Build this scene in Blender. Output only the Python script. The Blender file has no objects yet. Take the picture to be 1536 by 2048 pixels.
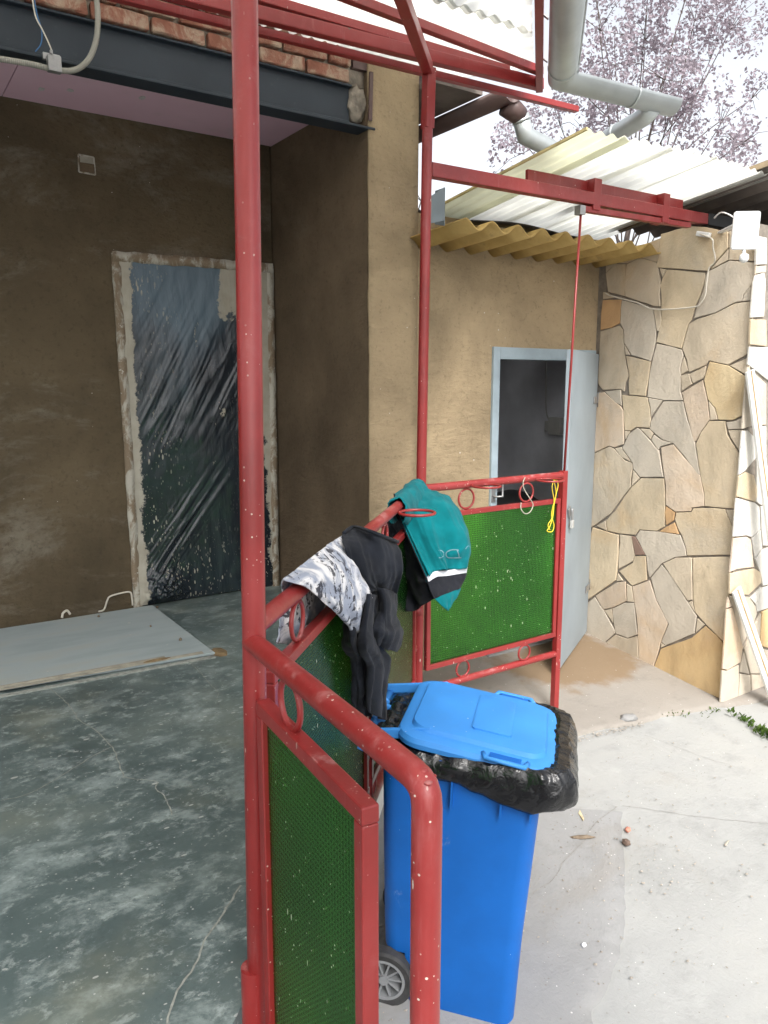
import bpy, bmesh, math, random
from mathutils import Vector, Matrix, noise as mnoise
from mathutils.bvhtree import BVHTree
R = math.radians
random.seed(7)
scn = bpy.context.scene
col = scn.collection

# ---------------------------------------------------------------- camera
cam = bpy.data.cameras.new('camera')
camo = bpy.data.objects.new('camera', cam)
col.objects.link(camo)
yaw, pitch = R(56), R(9.3)
FW = Vector((math.cos(yaw), math.sin(yaw), 0)); RT = Vector((math.sin(yaw), -math.cos(yaw), 0)); UP = Vector((0, 0, 1))
CF = FW*math.cos(pitch) - UP*math.sin(pitch)
CU = UP*math.cos(pitch) + FW*math.sin(pitch)
mw = Matrix((RT, CU, -CF)).transposed().to_4x4()
mw.translation = Vector((0, 0, 1.40))
camo.matrix_world = mw
cam.sensor_width = 36; cam.sensor_fit = 'AUTO'
cam.lens = 1550/2048*36
cam.clip_start = 0.05; cam.clip_end = 500
scn.camera = camo

# ---------------------------------------------------------------- light
w = bpy.data.worlds.new('World'); scn.world = w; w.use_nodes = True
nt = w.node_tree
bg = nt.nodes['Background']
sky = nt.nodes.new('ShaderNodeTexSky'); sky.sky_type = 'NISHITA'; sky.sun_disc = False
SUN_EL = R(48); SUN_AZ = math.atan2(-0.38, -0.92)
sky.sun_elevation = SUN_EL; sky.sun_rotation = SUN_AZ
sky.air_density = 1.0; sky.dust_density = 5.0; sky.ozone_density = 1.0
hsv = nt.nodes.new('ShaderNodeHueSaturation'); hsv.inputs['Saturation'].default_value = 0.24
nt.links.new(sky.outputs[0], hsv.inputs['Color']); nt.links.new(hsv.outputs[0], bg.inputs['Color'])
bg.inputs['Strength'].default_value = 0.15
sd = Vector((math.sin(SUN_AZ)*math.cos(SUN_EL), math.cos(SUN_AZ)*math.cos(SUN_EL), math.sin(SUN_EL)))
sl = bpy.data.lights.new('sun', 'SUN'); sl.energy = 1.2; sl.angle = R(16); sl.color = (1, 0.975, 0.94)
so = bpy.data.objects.new('sun', sl); col.objects.link(so)
so.rotation_euler = (-sd).to_track_quat('-Z', 'Y').to_euler()
so.location = (-3, -8, 10)
scn.view_settings.view_transform = 'Standard'
scn.view_settings.look = 'None'
scn.view_settings.exposure = 1.22
scn.view_settings.gamma = 1
scn.cycles.max_bounces = 8; scn.cycles.diffuse_bounces = 4; scn.cycles.glossy_bounces = 3
scn.cycles.transmission_bounces = 6; scn.cycles.transparent_max_bounces = 8
scn.cycles.use_adaptive_sampling = True; scn.cycles.adaptive_threshold = .02
scn.cycles.caustics_reflective = False; scn.cycles.caustics_refractive = False

# ---------------------------------------------------------------- material helpers
class NT:
    def __init__(s, name, rough=.6, spec=.5):
        s.m = bpy.data.materials.new(name); s.m.use_nodes = True
        s.t = s.m.node_tree; s.b = s.t.nodes['Principled BSDF']
        s.b.inputs['Roughness'].default_value = rough
        s.b.inputs['Specular IOR Level'].default_value = spec
        tc = s.t.nodes.new('ShaderNodeTexCoord'); s.obj = tc.outputs['Object']; s.uv = tc.outputs['UV']
    def n(s, kind, **k):
        o = s.t.nodes.new('ShaderNode'+kind)
        for a, v in k.items(): setattr(o, a, v)
        return o
    def l(s, a, b): s.t.links.new(a, b)
    def put(s, sock, v):
        if hasattr(v, 'is_linked') or hasattr(v, 'links'): s.l(v, sock)
        else: sock.default_value = (*v, 1) if isinstance(v, tuple) and len(v) == 3 and sock.type == 'RGBA' else v
    def map(s, scale=(1, 1, 1), rot=(0, 0, 0), src=None, loc=(0, 0, 0)):
        o = s.n('Mapping'); s.l(src or s.obj, o.inputs[0])
        o.inputs['Scale'].default_value = scale; o.inputs['Rotation'].default_value = rot; o.inputs['Location'].default_value = loc
        return o.outputs[0]
    def noise(s, scale, detail=4, rough=.55, vec=None, dist=0):
        o = s.n('TexNoise'); s.l(vec or s.obj, o.inputs['Vector'])
        o.inputs['Scale'].default_value = scale; o.inputs['Detail'].default_value = detail
        o.inputs['Roughness'].default_value = rough; o.inputs['Distortion'].default_value = dist
        return o.outputs['Fac']
    def step(s, v, a, b):
        o = s.n('MapRange'); s.put(o.inputs[0], v); o.inputs[1].default_value = a; o.inputs[2].default_value = b
        o.interpolation_type = 'SMOOTHSTEP'; return o.outputs[0]
    def ma(s, op, a, b=0.0, c=0.0):
        o = s.n('Math', operation=op); s.put(o.inputs[0], a); s.put(o.inputs[1], b)
        if op in ('MULTIPLY_ADD',): s.put(o.inputs[2], c)
        return o.outputs[0]
    def ramp(s, fac, stops):
        o = s.n('ValToRGB'); s.l(fac, o.inputs[0]); e = o.color_ramp.elements
        while len(e) < len(stops): e.new(0.5)
        for q, (p, c) in zip(e, stops): q.position = p; q.color = (*c, 1)
        return o.outputs[0]
    def mix(s, fac, a, b, mode='MIX'):
        o = s.n('Mix', data_type='RGBA', blend_type=mode)
        s.put(o.inputs[0], fac); s.put(o.inputs[6], a); s.put(o.inputs[7], b); return o.outputs[2]
    def specks(s, scale, radius, keep, vec=None):
        v = s.n('TexVoronoi'); s.l(vec or s.obj, v.inputs['Vector']); v.inputs['Scale'].default_value = scale
        sep = s.n('SeparateColor'); s.l(v.outputs['Color'], sep.inputs[0])
        g = s.ma('GREATER_THAN', sep.outputs[0], 1-keep)
        rr = s.ma('MULTIPLY', sep.outputs[1], radius)
        d = s.ma('LESS_THAN', v.outputs['Distance'], rr)
        return s.ma('MULTIPLY', g, d)
    def sep(s, src=None):
        o = s.n('SeparateXYZ'); s.l(src or s.obj, o.inputs[0]); return o.outputs
    def color(s, c): s.put(s.b.inputs['Base Color'], c)
    def rough(s, v): s.put(s.b.inputs['Roughness'], v)
    def bump(s, h, strength=.3, dist=.01):
        o = s.n('Bump'); s.l(h, o.inputs['Height']); o.inputs['Strength'].default_value = strength
        o.inputs['Distance'].default_value = dist; s.l(o.outputs[0], s.b.inputs['Normal'])
    def rnd(s):
        o = s.n('ObjectInfo'); return o.outputs['Random']

def plain(name, c, rough=.6, var=.15, scale=12, bump=.15, metal=0, spec=.5):
    t = NT(name, rough, spec)
    f = t.noise(scale, 5)
    a = tuple(x*(1-var) for x in c); b = tuple(min(1, x*(1+var)) for x in c)
    t.color(t.ramp(f, [(.3, a), (.7, b)])); t.b.inputs['Metallic'].default_value = metal
    if bump: t.bump(t.noise(scale*6, 4), bump, .004)
    return t.m

def red_paint(name, splat=.25, dusty=.5):
    t = NT(name, .42)
    big = t.noise(3.2, 5, .6)
    c = t.ramp(big, [(.28, (.18, .014, .013)), (.5, (.245, .021, .020)), (.72, (.29, .036, .035))])
    dust = t.step(t.noise(9, 6, .7, dist=.4), .62-.1*dusty, .8)
    nrm = t.n('NewGeometry'); nz = t.sep(nrm.outputs['Normal'])[2]
    up = t.step(nz, .1, .9)
    df = t.ma('MULTIPLY', dust, t.ma('MULTIPLY_ADD', up, .74, .09))
    c = t.mix(df, c, (.56, .36, .34))
    k = t.specks(120, .28, splat*1.6)
    k2 = t.specks(75, .22, splat*1.2, t.map((1, 1, .3)))
    grp_ = t.step(t.noise(5, 4, .6, t.map(loc=(3, 1, 2))), .45, .6)
    k = t.ma('MULTIPLY', t.ma('MAXIMUM', k, k2), grp_)
    strk = t.step(t.noise(26, 6, .7, t.map((1, 1, .12))), .58, .72)
    c = t.mix(t.ma('MULTIPLY', strk, .16), c, (.48, .22, .21))
    c = t.mix(k, c, (.62, .55, .47))
    chip = t.specks(7, .07, .22)
    rust = t.step(t.noise(17, 8, .75, t.map(loc=(7, 7, 7))), .685, .715)
    c = t.mix(t.ma('MAXIMUM', chip, rust), c, (.13, .075, .055))
    t.color(c)
    t.rough(t.ma('MULTIPLY_ADD', df, .35, .36))
    t.bump(t.noise(60, 5), .18, .003)
    return t.m

def plaster(name, c, light=(.38, .34, .27), patch=.62):
    t = NT(name, .9, .25)
    f = t.noise(1.6, 6, .62, dist=.3)
    c1 = tuple(x*.68 for x in c); c2 = tuple(x*1.3 for x in c)
    cc = t.ramp(f, [(.3, c1), (.5, c), (.68, c2)])
    strk = t.step(t.noise(1.3, 9, .7, t.map((1, 1, 2.2), loc=(3, 0, 1)), .4), patch-.06, patch+.14)
    cc = t.mix(t.ma('MULTIPLY', strk, .75), cc, light)
    fine = t.noise(38, 6, .7)
    cc = t.mix(t.ma('MULTIPLY', t.step(fine, .52, .70), .45), cc, tuple(x*.5 for x in c))
    cc = t.mix(t.specks(17, .09, .22), cc, (.6, .56, .5))
    t.color(cc)
    trow = t.noise(6, 8, .72, t.map((1, 1, 3.2), (0, R(18), 0)), .8)
    h = t.ma('ADD', t.ma('ADD', t.noise(14, 6, .6, t.map((1, 1, 1.8))), t.ma('MULTIPLY', fine, .35)), t.ma('MULTIPLY', trow, .8))
    t.bump(h, .7, .016)
    return t.m

def stone_mat(name, c, rust=.0):
    t = NT(name, .72, .35)
    f = t.noise(5, 6, .6, t.map((1, 1, .55)), .6)
    c = tuple(x*1.0 for x in c)
    cc = t.ramp(f, [(.25, tuple(x*.74 for x in c)), (.5, c), (.75, tuple(min(1, x*1.16) for x in c))])
    g = t.step(t.noise(3.1, 5, .6, t.map(loc=(5, 2, 1))), .5, .75)
    cc = t.mix(t.ma('MULTIPLY', g, .45), cc, (.46, .42, .36))
    o = t.step(t.noise(2.6, 6, .62, t.map(loc=(1, 7, 3)), .5), .55-rust*.2, .78)
    cc = t.mix(t.ma('MULTIPLY', o, .3+rust*.4), cc, (.52, .33, .15))
    br = t.n('HueSaturation'); t.l(cc, br.inputs['Color'])
    t.l(t.ma('MULTIPLY_ADD', t.rnd(), .18, .93), br.inputs['Value'])
    cc = t.mix(t.specks(60, .16, .2), br.outputs[0], (.2, .16, .12))
    t.color(cc)
    h = t.ma('ADD', t.noise(7, 7, .65, t.map((1, 1, .6))), t.ma('MULTIPLY', t.noise(60, 6, .7), .35))
    t.bump(h, .65, .016)
    return t.m

MAT = {}
MAT['red'] = red_paint('red paint', .03, .5)
MAT['red_splat'] = red_paint('red paint splashed', .16, .7)
MAT['red_rail'] = red_paint('red paint dusty', .14, 1.3)
MAT['timber_red'] = red_paint('red painted timber', .02, 2.2)
MAT['plaster_in_shade'] = plaster('clay plaster porch shade', (.108, .083, .05), (.235, .21, .165), .555)  # clay tone darkened to carry the porch shade
MAT['plaster_side_shade'] = plaster('clay plaster side shade', (.15, .110, .070), (.2, .16, .11), .64)  # same clay, side wall shade put into the colour
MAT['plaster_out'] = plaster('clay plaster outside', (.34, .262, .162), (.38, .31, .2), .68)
MAT['white_wall'] = plain('white limewash', (.55, .54, .5), .9, .2, 5, .5)
MAT['mortar'] = plain('dark joint mortar', (.23, .20, .165), .95, .3, 20, .6)
for nm, c, ru in [('sand', (.52, .44, .33), .2), ('tan', (.54, .445, .31), .4), ('grey', (.50, .44, .355), .05), ('orange', (.52, .33, .17), .6),
                  ('yellow', (.56, .45, .28), .7), ('pink', (.53, .435, .335), .55), ('ochre', (.56, .40, .21), .9), ('brown', (.26, .17, .13), 0),
                  ('peach', (.6, .5, .4), .5), ('white', (.6, .58, .53), -.2)]:
    MAT['stone_'+nm] = stone_mat('stone '+nm, c, ru)

# porch floor: dark power-floated screed with dust smears
t = NT('dark dusty screed', .5, .5)
a = t.noise(1.1, 6, .6, dist=.3)
c = t.ramp(a, [(.3, (.054, .079, .083)), (.5, (.102, .138, .136)), (.7, (.18, .215, .195))])
sm = t.step(t.noise(4.5, 10, .74, t.map((1, 1.25, 1), (0, 0, R(-8))), .25), .47, .66)
c = t.mix(t.ma('MULTIPLY', sm, .6), c, (.34, .405, .395))
sm2 = t.step(t.noise(15, 9, .76, t.map((.9, 1.2, 1), (0, 0, R(-20)), loc=(2, 1, 0)), .2), .52, .66)
c = t.mix(t.ma('MULTIPLY', sm2, .55), c, (.42, .48, .465))
sm3 = t.step(t.noise(48, 6, .7, t.map(loc=(1, 1, 0))), .54, .7)
c = t.mix(t.ma('MULTIPLY', sm3, .4), c, (.05, .07, .072))
yel = t.step(t.noise(1.7, 5, .6, t.map(loc=(4, 4, 0))), .52, .75)
c = t.mix(t.ma('MULTIPLY', yel, .45), c, (.24, .25, .185))
spk = t.ma('MAXIMUM', t.specks(34, .24, .16, t.map((.5, 1, 1))), t.specks(95, .3, .12))
c = t.mix(t.ma('MULTIPLY', spk, .8), c, (.42, .44, .42))
t.color(c)
t.rough(t.ma('MULTIPLY_ADD', sm, .3, .38))
t.bump(t.noise(24, 6, .65), .12, .006)
MAT['screed'] = t.m
MAT['crack'] = plain('dust filled crack', (.30, .315, .285), .95, .3, 40, 0)

def concrete(name, base, warm, stain):
    t = NT(name, .9, .25)
    f = t.noise(.9, 7, .62, dist=.3)
    c = t.ramp(f, [(.25, tuple(x*.8 for x in base)), (.5, base), (.75, warm)])
    g = t.step(t.noise(5.5, 7, .7, t.map((1, 1.5, 1))), .5, .72)
    c = t.mix(t.ma('MULTIPLY', g, .5), c, tuple(x*.72 for x in base))
    lt = t.step(t.noise(2.2, 6, .66, t.map(loc=(7, 2, 0))), .55, .7)
    c = t.mix(t.ma('MULTIPLY', lt, .5), c, tuple(min(1, x*1.2) for x in base))
    wr = t.step(t.noise(1.4, 9, .74, t.map(loc=(2, 9, 0)), .6), .52, .68)
    c = t.mix(t.ma('MULTIPLY', wr, .35), c, tuple(x*y for x, y in zip(base, (.82, .74, .64))))
    v = t.n('TexVoronoi'); t.l(t.map((.5, .5, .5)), v.inputs['Vector'])
    if stain:
        d = t.n('VectorMath', operation='DISTANCE'); t.l(t.map((1, 1.5, 1)), d.inputs[0]); d.inputs[1].default_value = (3.75, 3.40*1.5, -.6)
        dd = t.ma('ADD', d.outputs['Value'], t.ma('MULTIPLY', t.noise(3.2, 5, .6), .9))
        s2 = t.step(dd, 1.08, .86)
        c = t.mix(t.ma('MULTIPLY', s2, .85), c, (.20, .135, .075))
    c = t.mix(t.ma('MULTIPLY', t.specks(75, .25, .10), .7), c, (.17, .15, .13))
    c = t.mix(t.ma('MULTIPLY', t.specks(60, .22, .10), .7), c, (.55, .54, .51))
    t.color(c)
    t.bump(t.ma('ADD', t.noise(16, 7, .7), t.ma('MULTIPLY', t.noise(90, 5), .35)), .45, .012)
    return t.m
MAT['yard_crack'] = plain('dirt filled crack', (.21, .20, .185), .95, .3, 40, 0)
MAT['yard'] = concrete('pale yard concrete', (.30, .303, .292), (.335, .332, .31), False)
MAT['apron'] = concrete('warm apron concrete', (.26, .238, .21), (.285, .255, .218), True)
MAT['slab'] = concrete('grey slab concrete', (.25, .25, .246), (.27, .267, .258), False)

# pink fire board
t = NT('pink plasterboard', .85, .2)
f = t.noise(1.2, 5)
c = t.ramp(f, [(.3, (.74, .48, .58)), (.7, (.82, .56, .67))])
dst = t.step(t.noise(2.5, 6, .65), .55, .8)
c = t.mix(t.ma('MULTIPLY', dst, .4), c, (.50, .40, .38))
t.color(c); t.bump(t.noise(80, 3), .05, .002)
MAT['pink'] = t.m
MAT['filler'] = plain('white joint filler', (.6, .55, .55), .9, .1, 30, .3)
# steel beam
t = NT('blue grey primer', .55, .4)
f = t.noise(2.5, 5)
c = t.ramp(f, [(.3, (.014, .021, .030)), (.7, (.026, .036, .048))])
c = t.mix(t.ma('MULTIPLY', t.step(t.noise(20, 6, .7), .6, .75), .25), c, (.11, .12, .12))
t.color(c); t.bump(t.noise(70, 3), .1, .002); MAT['beam'] = t.m
# brick
t = NT('old red brick', .9, .2)
f = t.noise(9, 6, .6, dist=.5)
c = t.ramp(f, [(.3, (.165, .066, .045)), (.5, (.235, .10, .068)), (.7, (.30, .15, .105))])
r = t.rnd()
off = t.n('VectorMath', operation='ADD'); t.l(t.obj, off.inputs[0])
cb = t.n('CombineXYZ'); t.l(t.ma('MULTIPLY', r, 40), cb.inputs[0]); t.l(cb.outputs[0], off.inputs[1])
pl = t.step(t.noise(7, 8, .72, off.outputs[0], .6), .45, .62)
c = t.mix(t.ma('MULTIPLY', pl, .8), c, (.40, .32, .24))
dk = t.step(t.noise(11, 5, .65, off.outputs[0]), .58, .75)
c = t.mix(t.ma('MULTIPLY', dk, .6), c, (.10, .055, .04))
t.color(c); t.bump(t.noise(30, 6, .7), .7, .012); MAT['brick'] = t.m
MAT['brick_mortar'] = plain('crumbling lime mortar', (.24, .21, .17), .95, .4, 18, .9)

# patterned green glass
def green_glass(name, col, rough):
    t = NT(name, rough, .5)
    u = t.sep(t.uv)
    gx = t.ma('SINE', t.ma('MULTIPLY', u[0], 2*math.pi/.022))
    gy = t.ma('SINE', t.ma('MULTIPLY', u[1], 2*math.pi/.022))
    h = t.ma('ADD', t.ma('ABSOLUTE', gx), t.ma('ABSOLUTE', gy))
    c = t.mix(t.step(t.noise(2.5, 4), .35, .7), tuple(x*.75 for x in col), col)
    vm = t.map((1, .22, 1), src=t.uv)
    gm = t.step(t.noise(5, 4, .6), .36, .52)
    k = t.ma('MULTIPLY', gm, t.ma('MAXIMUM', t.specks(105, .20, .14, vm), t.specks(140, .28, .08, t.uv)))
    k = t.ma('MAXIMUM', k, t.specks(38, .07, .10, t.map((1, .08, 1), src=t.uv)))
    c = t.mix(t.step(h, .25, 1.5), tuple(x*.55 for x in col), c)
    bp = t.n('Bump'); t.l(h, bp.inputs['Height']); bp.inputs['Strength'].default_value = 1; bp.inputs['Distance'].default_value = .0030
    rf = t.n('BsdfRefraction'); t.l(c, rf.inputs['Color']); rf.inputs['Roughness'].default_value = rough; rf.inputs['IOR'].default_value = 1.12; t.l(bp.outputs[0], rf.inputs['Normal'])
    tl = t.n('BsdfTranslucent'); t.l(c, tl.inputs[0]); t.l(bp.outputs[0], tl.inputs['Normal'])
    df = t.n('BsdfDiffuse'); t.put(df.inputs[0], (.02, .16, .03))
    gl = t.n('BsdfGlossy'); gl.inputs['Roughness'].default_value = .20
    b2 = t.n('Bump'); t.l(h, b2.inputs['Height']); b2.inputs['Strength'].default_value = .7; b2.inputs['Distance'].default_value = .0012; t.l(b2.outputs[0], gl.inputs['Normal'])
    m1 = t.n('MixShader'); m1.inputs[0].default_value = .16; t.l(rf.outputs[0], m1.inputs[1]); t.l(tl.outputs[0], m1.inputs[2])
    m0 = t.n('MixShader'); m0.inputs[0].default_value = .06; t.l(m1.outputs[0], m0.inputs[1]); t.l(df.outputs[0], m0.inputs[2])
    fr = t.n('Fresnel'); fr.inputs['IOR'].default_value = 1.5
    m2 = t.n('MixShader'); t.l(t.ma('MULTIPLY', fr.outputs[0], .72), m2.inputs[0]); t.l(m0.outputs[0], m2.inputs[1]); t.l(gl.outputs[0], m2.inputs[2])
    sp = t.n('BsdfDiffuse'); t.put(sp.inputs[0], (.55, .58, .42))
    m3 = t.n('MixShader'); t.l(k, m3.inputs[0]); t.l(m2.outputs[0], m3.inputs[1]); t.l(sp.outputs[0], m3.inputs[2])
    t.l(m3.outputs[0], t.t.nodes['Material Output'].inputs[0])
    return t.m
MAT['glass'] = green_glass('green patterned glass', (.43, .97, .27), .13)

def plastic(name, c, rough=.35, scuff=.3):
    t = NT(name, rough, .35)
    f = t.noise(6, 5, .6)
    cc = t.ramp(f, [(.3, tuple(x*.9 for x in c)), (.7, tuple(min(1, x*1.08) for x in c))])
    s = t.step(t.noise(14, 7, .75, t.map((1, 1, .4)), .6), .64, .74)
    cc = t.mix(t.ma('MULTIPLY', s, scuff), cc, (.45, .55, .66))
    cc = t.mix(t.ma('MULTIPLY', t.specks(50, .12, .12), .7), cc, (.55, .6, .65))
    t.color(cc); t.rough(t.ma('MULTIPLY_ADD', f, .25, rough-.1)); t.bump(t.noise(130, 3), .06, .002)
    return t.m
MAT['bin_blue'] = plastic('blue bin plastic', (.004, .105, .41), .5, .22)
MAT['lid_blue'] = plastic('faded blue lid plastic', (.04, .225, .59), .5, .32)
t = NT('black bin liner film', .2, .5)
t.color((.006, .0065, .008)); t.bump(t.noise(26, 3, .5, dist=1.5), .3, .02); MAT['liner'] = t.m
MAT['rubber'] = plain('dusty black rubber', (.035, .035, .036), .8, .4, 20, .3)
MAT['wheel_grey'] = plain('grey wheel plastic', (.22, .23, .24), .5, .15, 15, .1)
MAT['zinc'] = plain('weathered zinc', (.44, .47, .47), .42, .14, 5, .08, .55)
MAT['gutter_brown'] = plain('brown coated steel', (.085, .05, .045), .5, .2, 6, .1)
MAT['grp_edge'] = plain('yellowed sheet edge', (.5, .42, .2), .7, .2, 10, .2)

def grp(name, c, tr=.6):
    t = NT(name, .5)
    f = t.noise(4, 5, .6, t.map((3, .6, 1)))
    cc = t.ramp(f, [(.3, tuple(x*.82 for x in c)), (.7, c)])
    d = t.n('BsdfDiffuse'); t.l(cc, d.inputs[0]); q = t.n('BsdfTranslucent'); t.l(cc, q.inputs[0])
    mx = t.n('MixShader'); mx.inputs[0].default_value = tr; t.l(d.outputs[0], mx.inputs[1]); t.l(q.outputs[0], mx.inputs[2])
    t.l(mx.outputs[0], t.t.nodes['Material Output'].inputs[0])
    return t.m
MAT['grp'] = grp('milky translucent sheet', (.94, .94, .90), .9)
MAT['grp_canopy'] = grp('milky canopy sheet', (.93, .93, .90), .86)
MAT['grp_green'] = grp('greenish translucent sheet', (.92, .92, .78), .86)
t = NT('yellowed fibre cement', .85, .2)
f = t.noise(5, 6, .62)
c = t.ramp(f, [(.3, (.40, .27, .09)), (.7, (.56, .40, .16))])
c = t.mix(t.ma('MULTIPLY', t.step(t.noise(13, 6, .7), .55, .7), .4), c, (.22, .16, .09))
t.color(c); t.bump(t.noise(60, 4), .2, .004); MAT['fibre_yellow'] = t.m
MAT['fibre_dark'] = plain('dark fibre cement', (.155, .13, .115), .9, .3, 6, .3)
MAT['fibre_edge'] = plain('tan fibre cement edge', (.42, .32, .2), .9, .2, 12, .3)
MAT['black_rubber_strip'] = plain('black bitumen strip', (.03, .03, .035), .7, .3, 12, .3)
MAT['flash'] = plain('blue grey flashing', (.20, .24, .26), .55, .15, 5, .1, .2)
MAT['door_grey'] = plain('pale blue grey door paint', (.245, .29, .32), .5, .1, 3, .1)
MAT['frame_blue'] = plain('blue grey frame paint', (.30, .37, .41), .55, .15, 6, .2)
MAT['galv'] = plain('galvanised steel', (.33, .33, .33), .45, .2, 20, .2, .7)
MAT['dark_room'] = plain('grey blue room plaster', (.62, .63, .67), .9, .25, 2, .2)
MAT['black'] = plain('matt black plastic', (.015, .015, .016), .5, .2, 10, .1)
MAT['meter'] = plain('grey meter plastic', (.4, .4, .38), .5, .1, 10, .05)
MAT['white_plastic'] = plain('white plastic', (.72, .73, .72), .4, .05, 10, .05)
MAT['lamp_glass'] = plain('frosted lamp front', (.8, .82, .82), .25, .04, 5, 0)
MAT['cable'] = plain('off white cable', (.6, .56, .48), .6, .1, 20, 0)
MAT['conduit'] = plain('grey ribbed conduit', (.30, .29, .25), .6, .1, 20, 0)
MAT['wire_blue'] = plain('blue wire', (.03, .13, .3), .5, .1, 20, 0)
MAT['yellow'] = plain('yellow cord', (.75, .55, .03), .5, .1, 40, 0)
MAT['board_pale'] = None
t = NT('pale dusty board', .7, .35)
f = t.noise(2, 6, .6, t.map((.6, 2, 1)))
c = t.ramp(f, [(.3, (.30, .36, .37)), (.5, (.37, .43, .44)), (.7, (.40, .42, .38))])
c = t.mix(t.ma('MULTIPLY', t.specks(18, .16, .2), .8), c, (.5, .5, .46))
t.color(c); t.bump(t.noise(30, 5), .1, .003); MAT['board_pale'] = t.m
MAT['lath'] = plain('dusty wooden lath', (.36, .34, .275), .85, .25, 14, .4)
MAT['sand'] = plain('damp sand', (.22, .155, .08), .95, .3, 30, .6)
def chipped(name):
    t = NT(name, .8, .3)
    a = t.step(t.noise(11, 7, .7, t.map((1, 1, .5)), .5), .42, .56)
    c = t.mix(a, (.50, .48, .41), (.24, .185, .125))
    b_ = t.step(t.noise(30, 6, .7), .6, .66); c = t.mix(b_, c, (.62, .60, .54))
    t.color(c); t.bump(t.noise(22, 7, .7), .7, .015); return t.m
MAT['chipped'] = chipped('plaster smeared white frame')
MAT['white_board'] = plain('white painted trim board', (.68, .68, .64), .6, .1, 6, .2)
MAT['groove'] = plain('bare wood groove', (.32, .23, .12), .8, .3, 20, .3)
# plastic film over the doorway
t = NT('plaster splashed black film', .22, .6)
X, Y_, Z = t.sep()
c = t.mix(t.step(t.noise(1.7, 4), .4, .7), (.014, .019, .026), (.022, .034, .042))
# sky reflection painted in blue near the top of the film
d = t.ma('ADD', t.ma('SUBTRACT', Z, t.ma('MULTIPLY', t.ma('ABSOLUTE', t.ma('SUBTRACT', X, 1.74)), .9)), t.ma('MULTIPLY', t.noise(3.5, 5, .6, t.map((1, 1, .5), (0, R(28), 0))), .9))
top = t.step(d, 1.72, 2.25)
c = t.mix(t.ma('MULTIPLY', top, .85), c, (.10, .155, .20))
def addm(*a):
    o = a[0]
    for q in a[1:]: o = t.ma('MAXIMUM', o, q)
    return o
right = t.step(t.ma('ADD', t.ma('ADD', X, t.ma('MULTIPLY', Z, .07)), t.ma('MULTIPLY', t.noise(6, 7, .7), .30)), 2.47, 2.49)
tr = t.ma('MULTIPLY', t.step(t.ma('ADD', Z, t.ma('MULTIPLY', t.noise(7, 7, .7), .5)), 2.08, 2.11), t.step(t.ma('ADD', X, t.ma('MULTIPLY', t.noise(5, 6, .7, t.map(loc=(3, 3, 3))), .3)), 2.14, 2.16))
left = t.step(t.ma('SUBTRACT', X, t.ma('MULTIPLY', t.noise(10, 7, .72), .16)), 1.355, 1.345)
vd = t.map((1, 1, .3), (0, R(25), 0))
sp1 = t.specks(60, .34, .42, vd); sp2 = t.specks(120, .40, .40, t.map((1, 1, .35), (0, R(-18), 0)))
zone = t.ma('MAXIMUM', t.step(t.ma('ABSOLUTE', t.ma('SUBTRACT', X, 1.5)), .28, .02), t.ma('MAXIMUM', t.step(Z, .55, .1), t.step(X, 2.0, 2.25)))
cl = t.step(t.noise(4, 6, .65, t.map(loc=(2, 0, 5))), .42, .6)
spk = t.ma('MULTIPLY', t.ma('MAXIMUM', sp1, sp2), t.ma('MAXIMUM', t.ma('MULTIPLY', zone, cl), .0))
blob = t.ma('MULTIPLY', t.step(t.noise(9, 6, .72, t.map((1.4, 1, .55), (0, R(20), 0))), .655, .675), t.step(t.noise(2.3, 3, .5, t.map(loc=(9, 1, 2))), .45, .55))
pm = addm(right, tr, left, spk, blob)
c = t.mix(pm, c, t.mix(t.noise(13, 5), (.30, .27, .20), (.50, .48, .41)))
t.color(c)
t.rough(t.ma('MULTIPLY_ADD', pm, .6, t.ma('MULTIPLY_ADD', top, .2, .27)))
t.bump(t.ma('ADD', t.noise(16, 4, .5, t.map((1.5, 1, .35), (0, R(30), 0)), .4), t.ma('MULTIPLY', pm, .6)), .35, .012)
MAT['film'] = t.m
# cloth
def cloth(name, c, var=.25, bs=60):
    t = NT(name, .92, .15)
    f = t.noise(9, 5)
    t.color(t.ramp(f, [(.3, tuple(x*(1-var) for x in c)), (.7, tuple(x*(1+var) for x in c))]))
    t.b.inputs['Sheen Weight'].default_value = .05
    t.bump(t.ma('ADD', t.noise(260, 2), t.noise(bs, 4)), .3, .003); return t.m
MAT['teal'] = cloth('teal work cloth', (.0, .125, .142))
MAT['dark_lining'] = cloth('black lining', (.012, .013, .017))
MAT['navy_black'] = cloth('washed black jersey', (.011, .013, .018), .4, 30)
MAT['reflective'] = cloth('reflective white tape', (.55, .57, .6), .08)
MAT['letter'] = plain('faded grey print', (.10, .22, .25), .8, .2, 40, 0)
t = NT('white jersey with black print', .92, .15)
v1 = t.step(t.noise(17, 6, .7, t.map((1, 1, 1), (R(20), R(35), 0)), 1.2), .545, .575)
v2 = t.step(t.noise(48, 3, .6, t.map((1, .4, 1), (0, 0, R(45)))), .6, .63)
reg = t.step(t.noise(5.5, 3, .5, t.map(loc=(1, 4, 2))), .42, .52)
k = t.ma('MULTIPLY', t.ma('MAXIMUM', v1, v2), reg)
c = t.mix(t.step(t.noise(9, 5, .6, dist=1.5), .42, .6), (.30, .33, .40), (.70, .69, .69))
t.color(t.mix(t.ma('MULTIPLY', k, .93), c, (.035, .035, .045))); t.bump(t.noise(260, 2), .2, .002)
MAT['print'] = t.m
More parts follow.
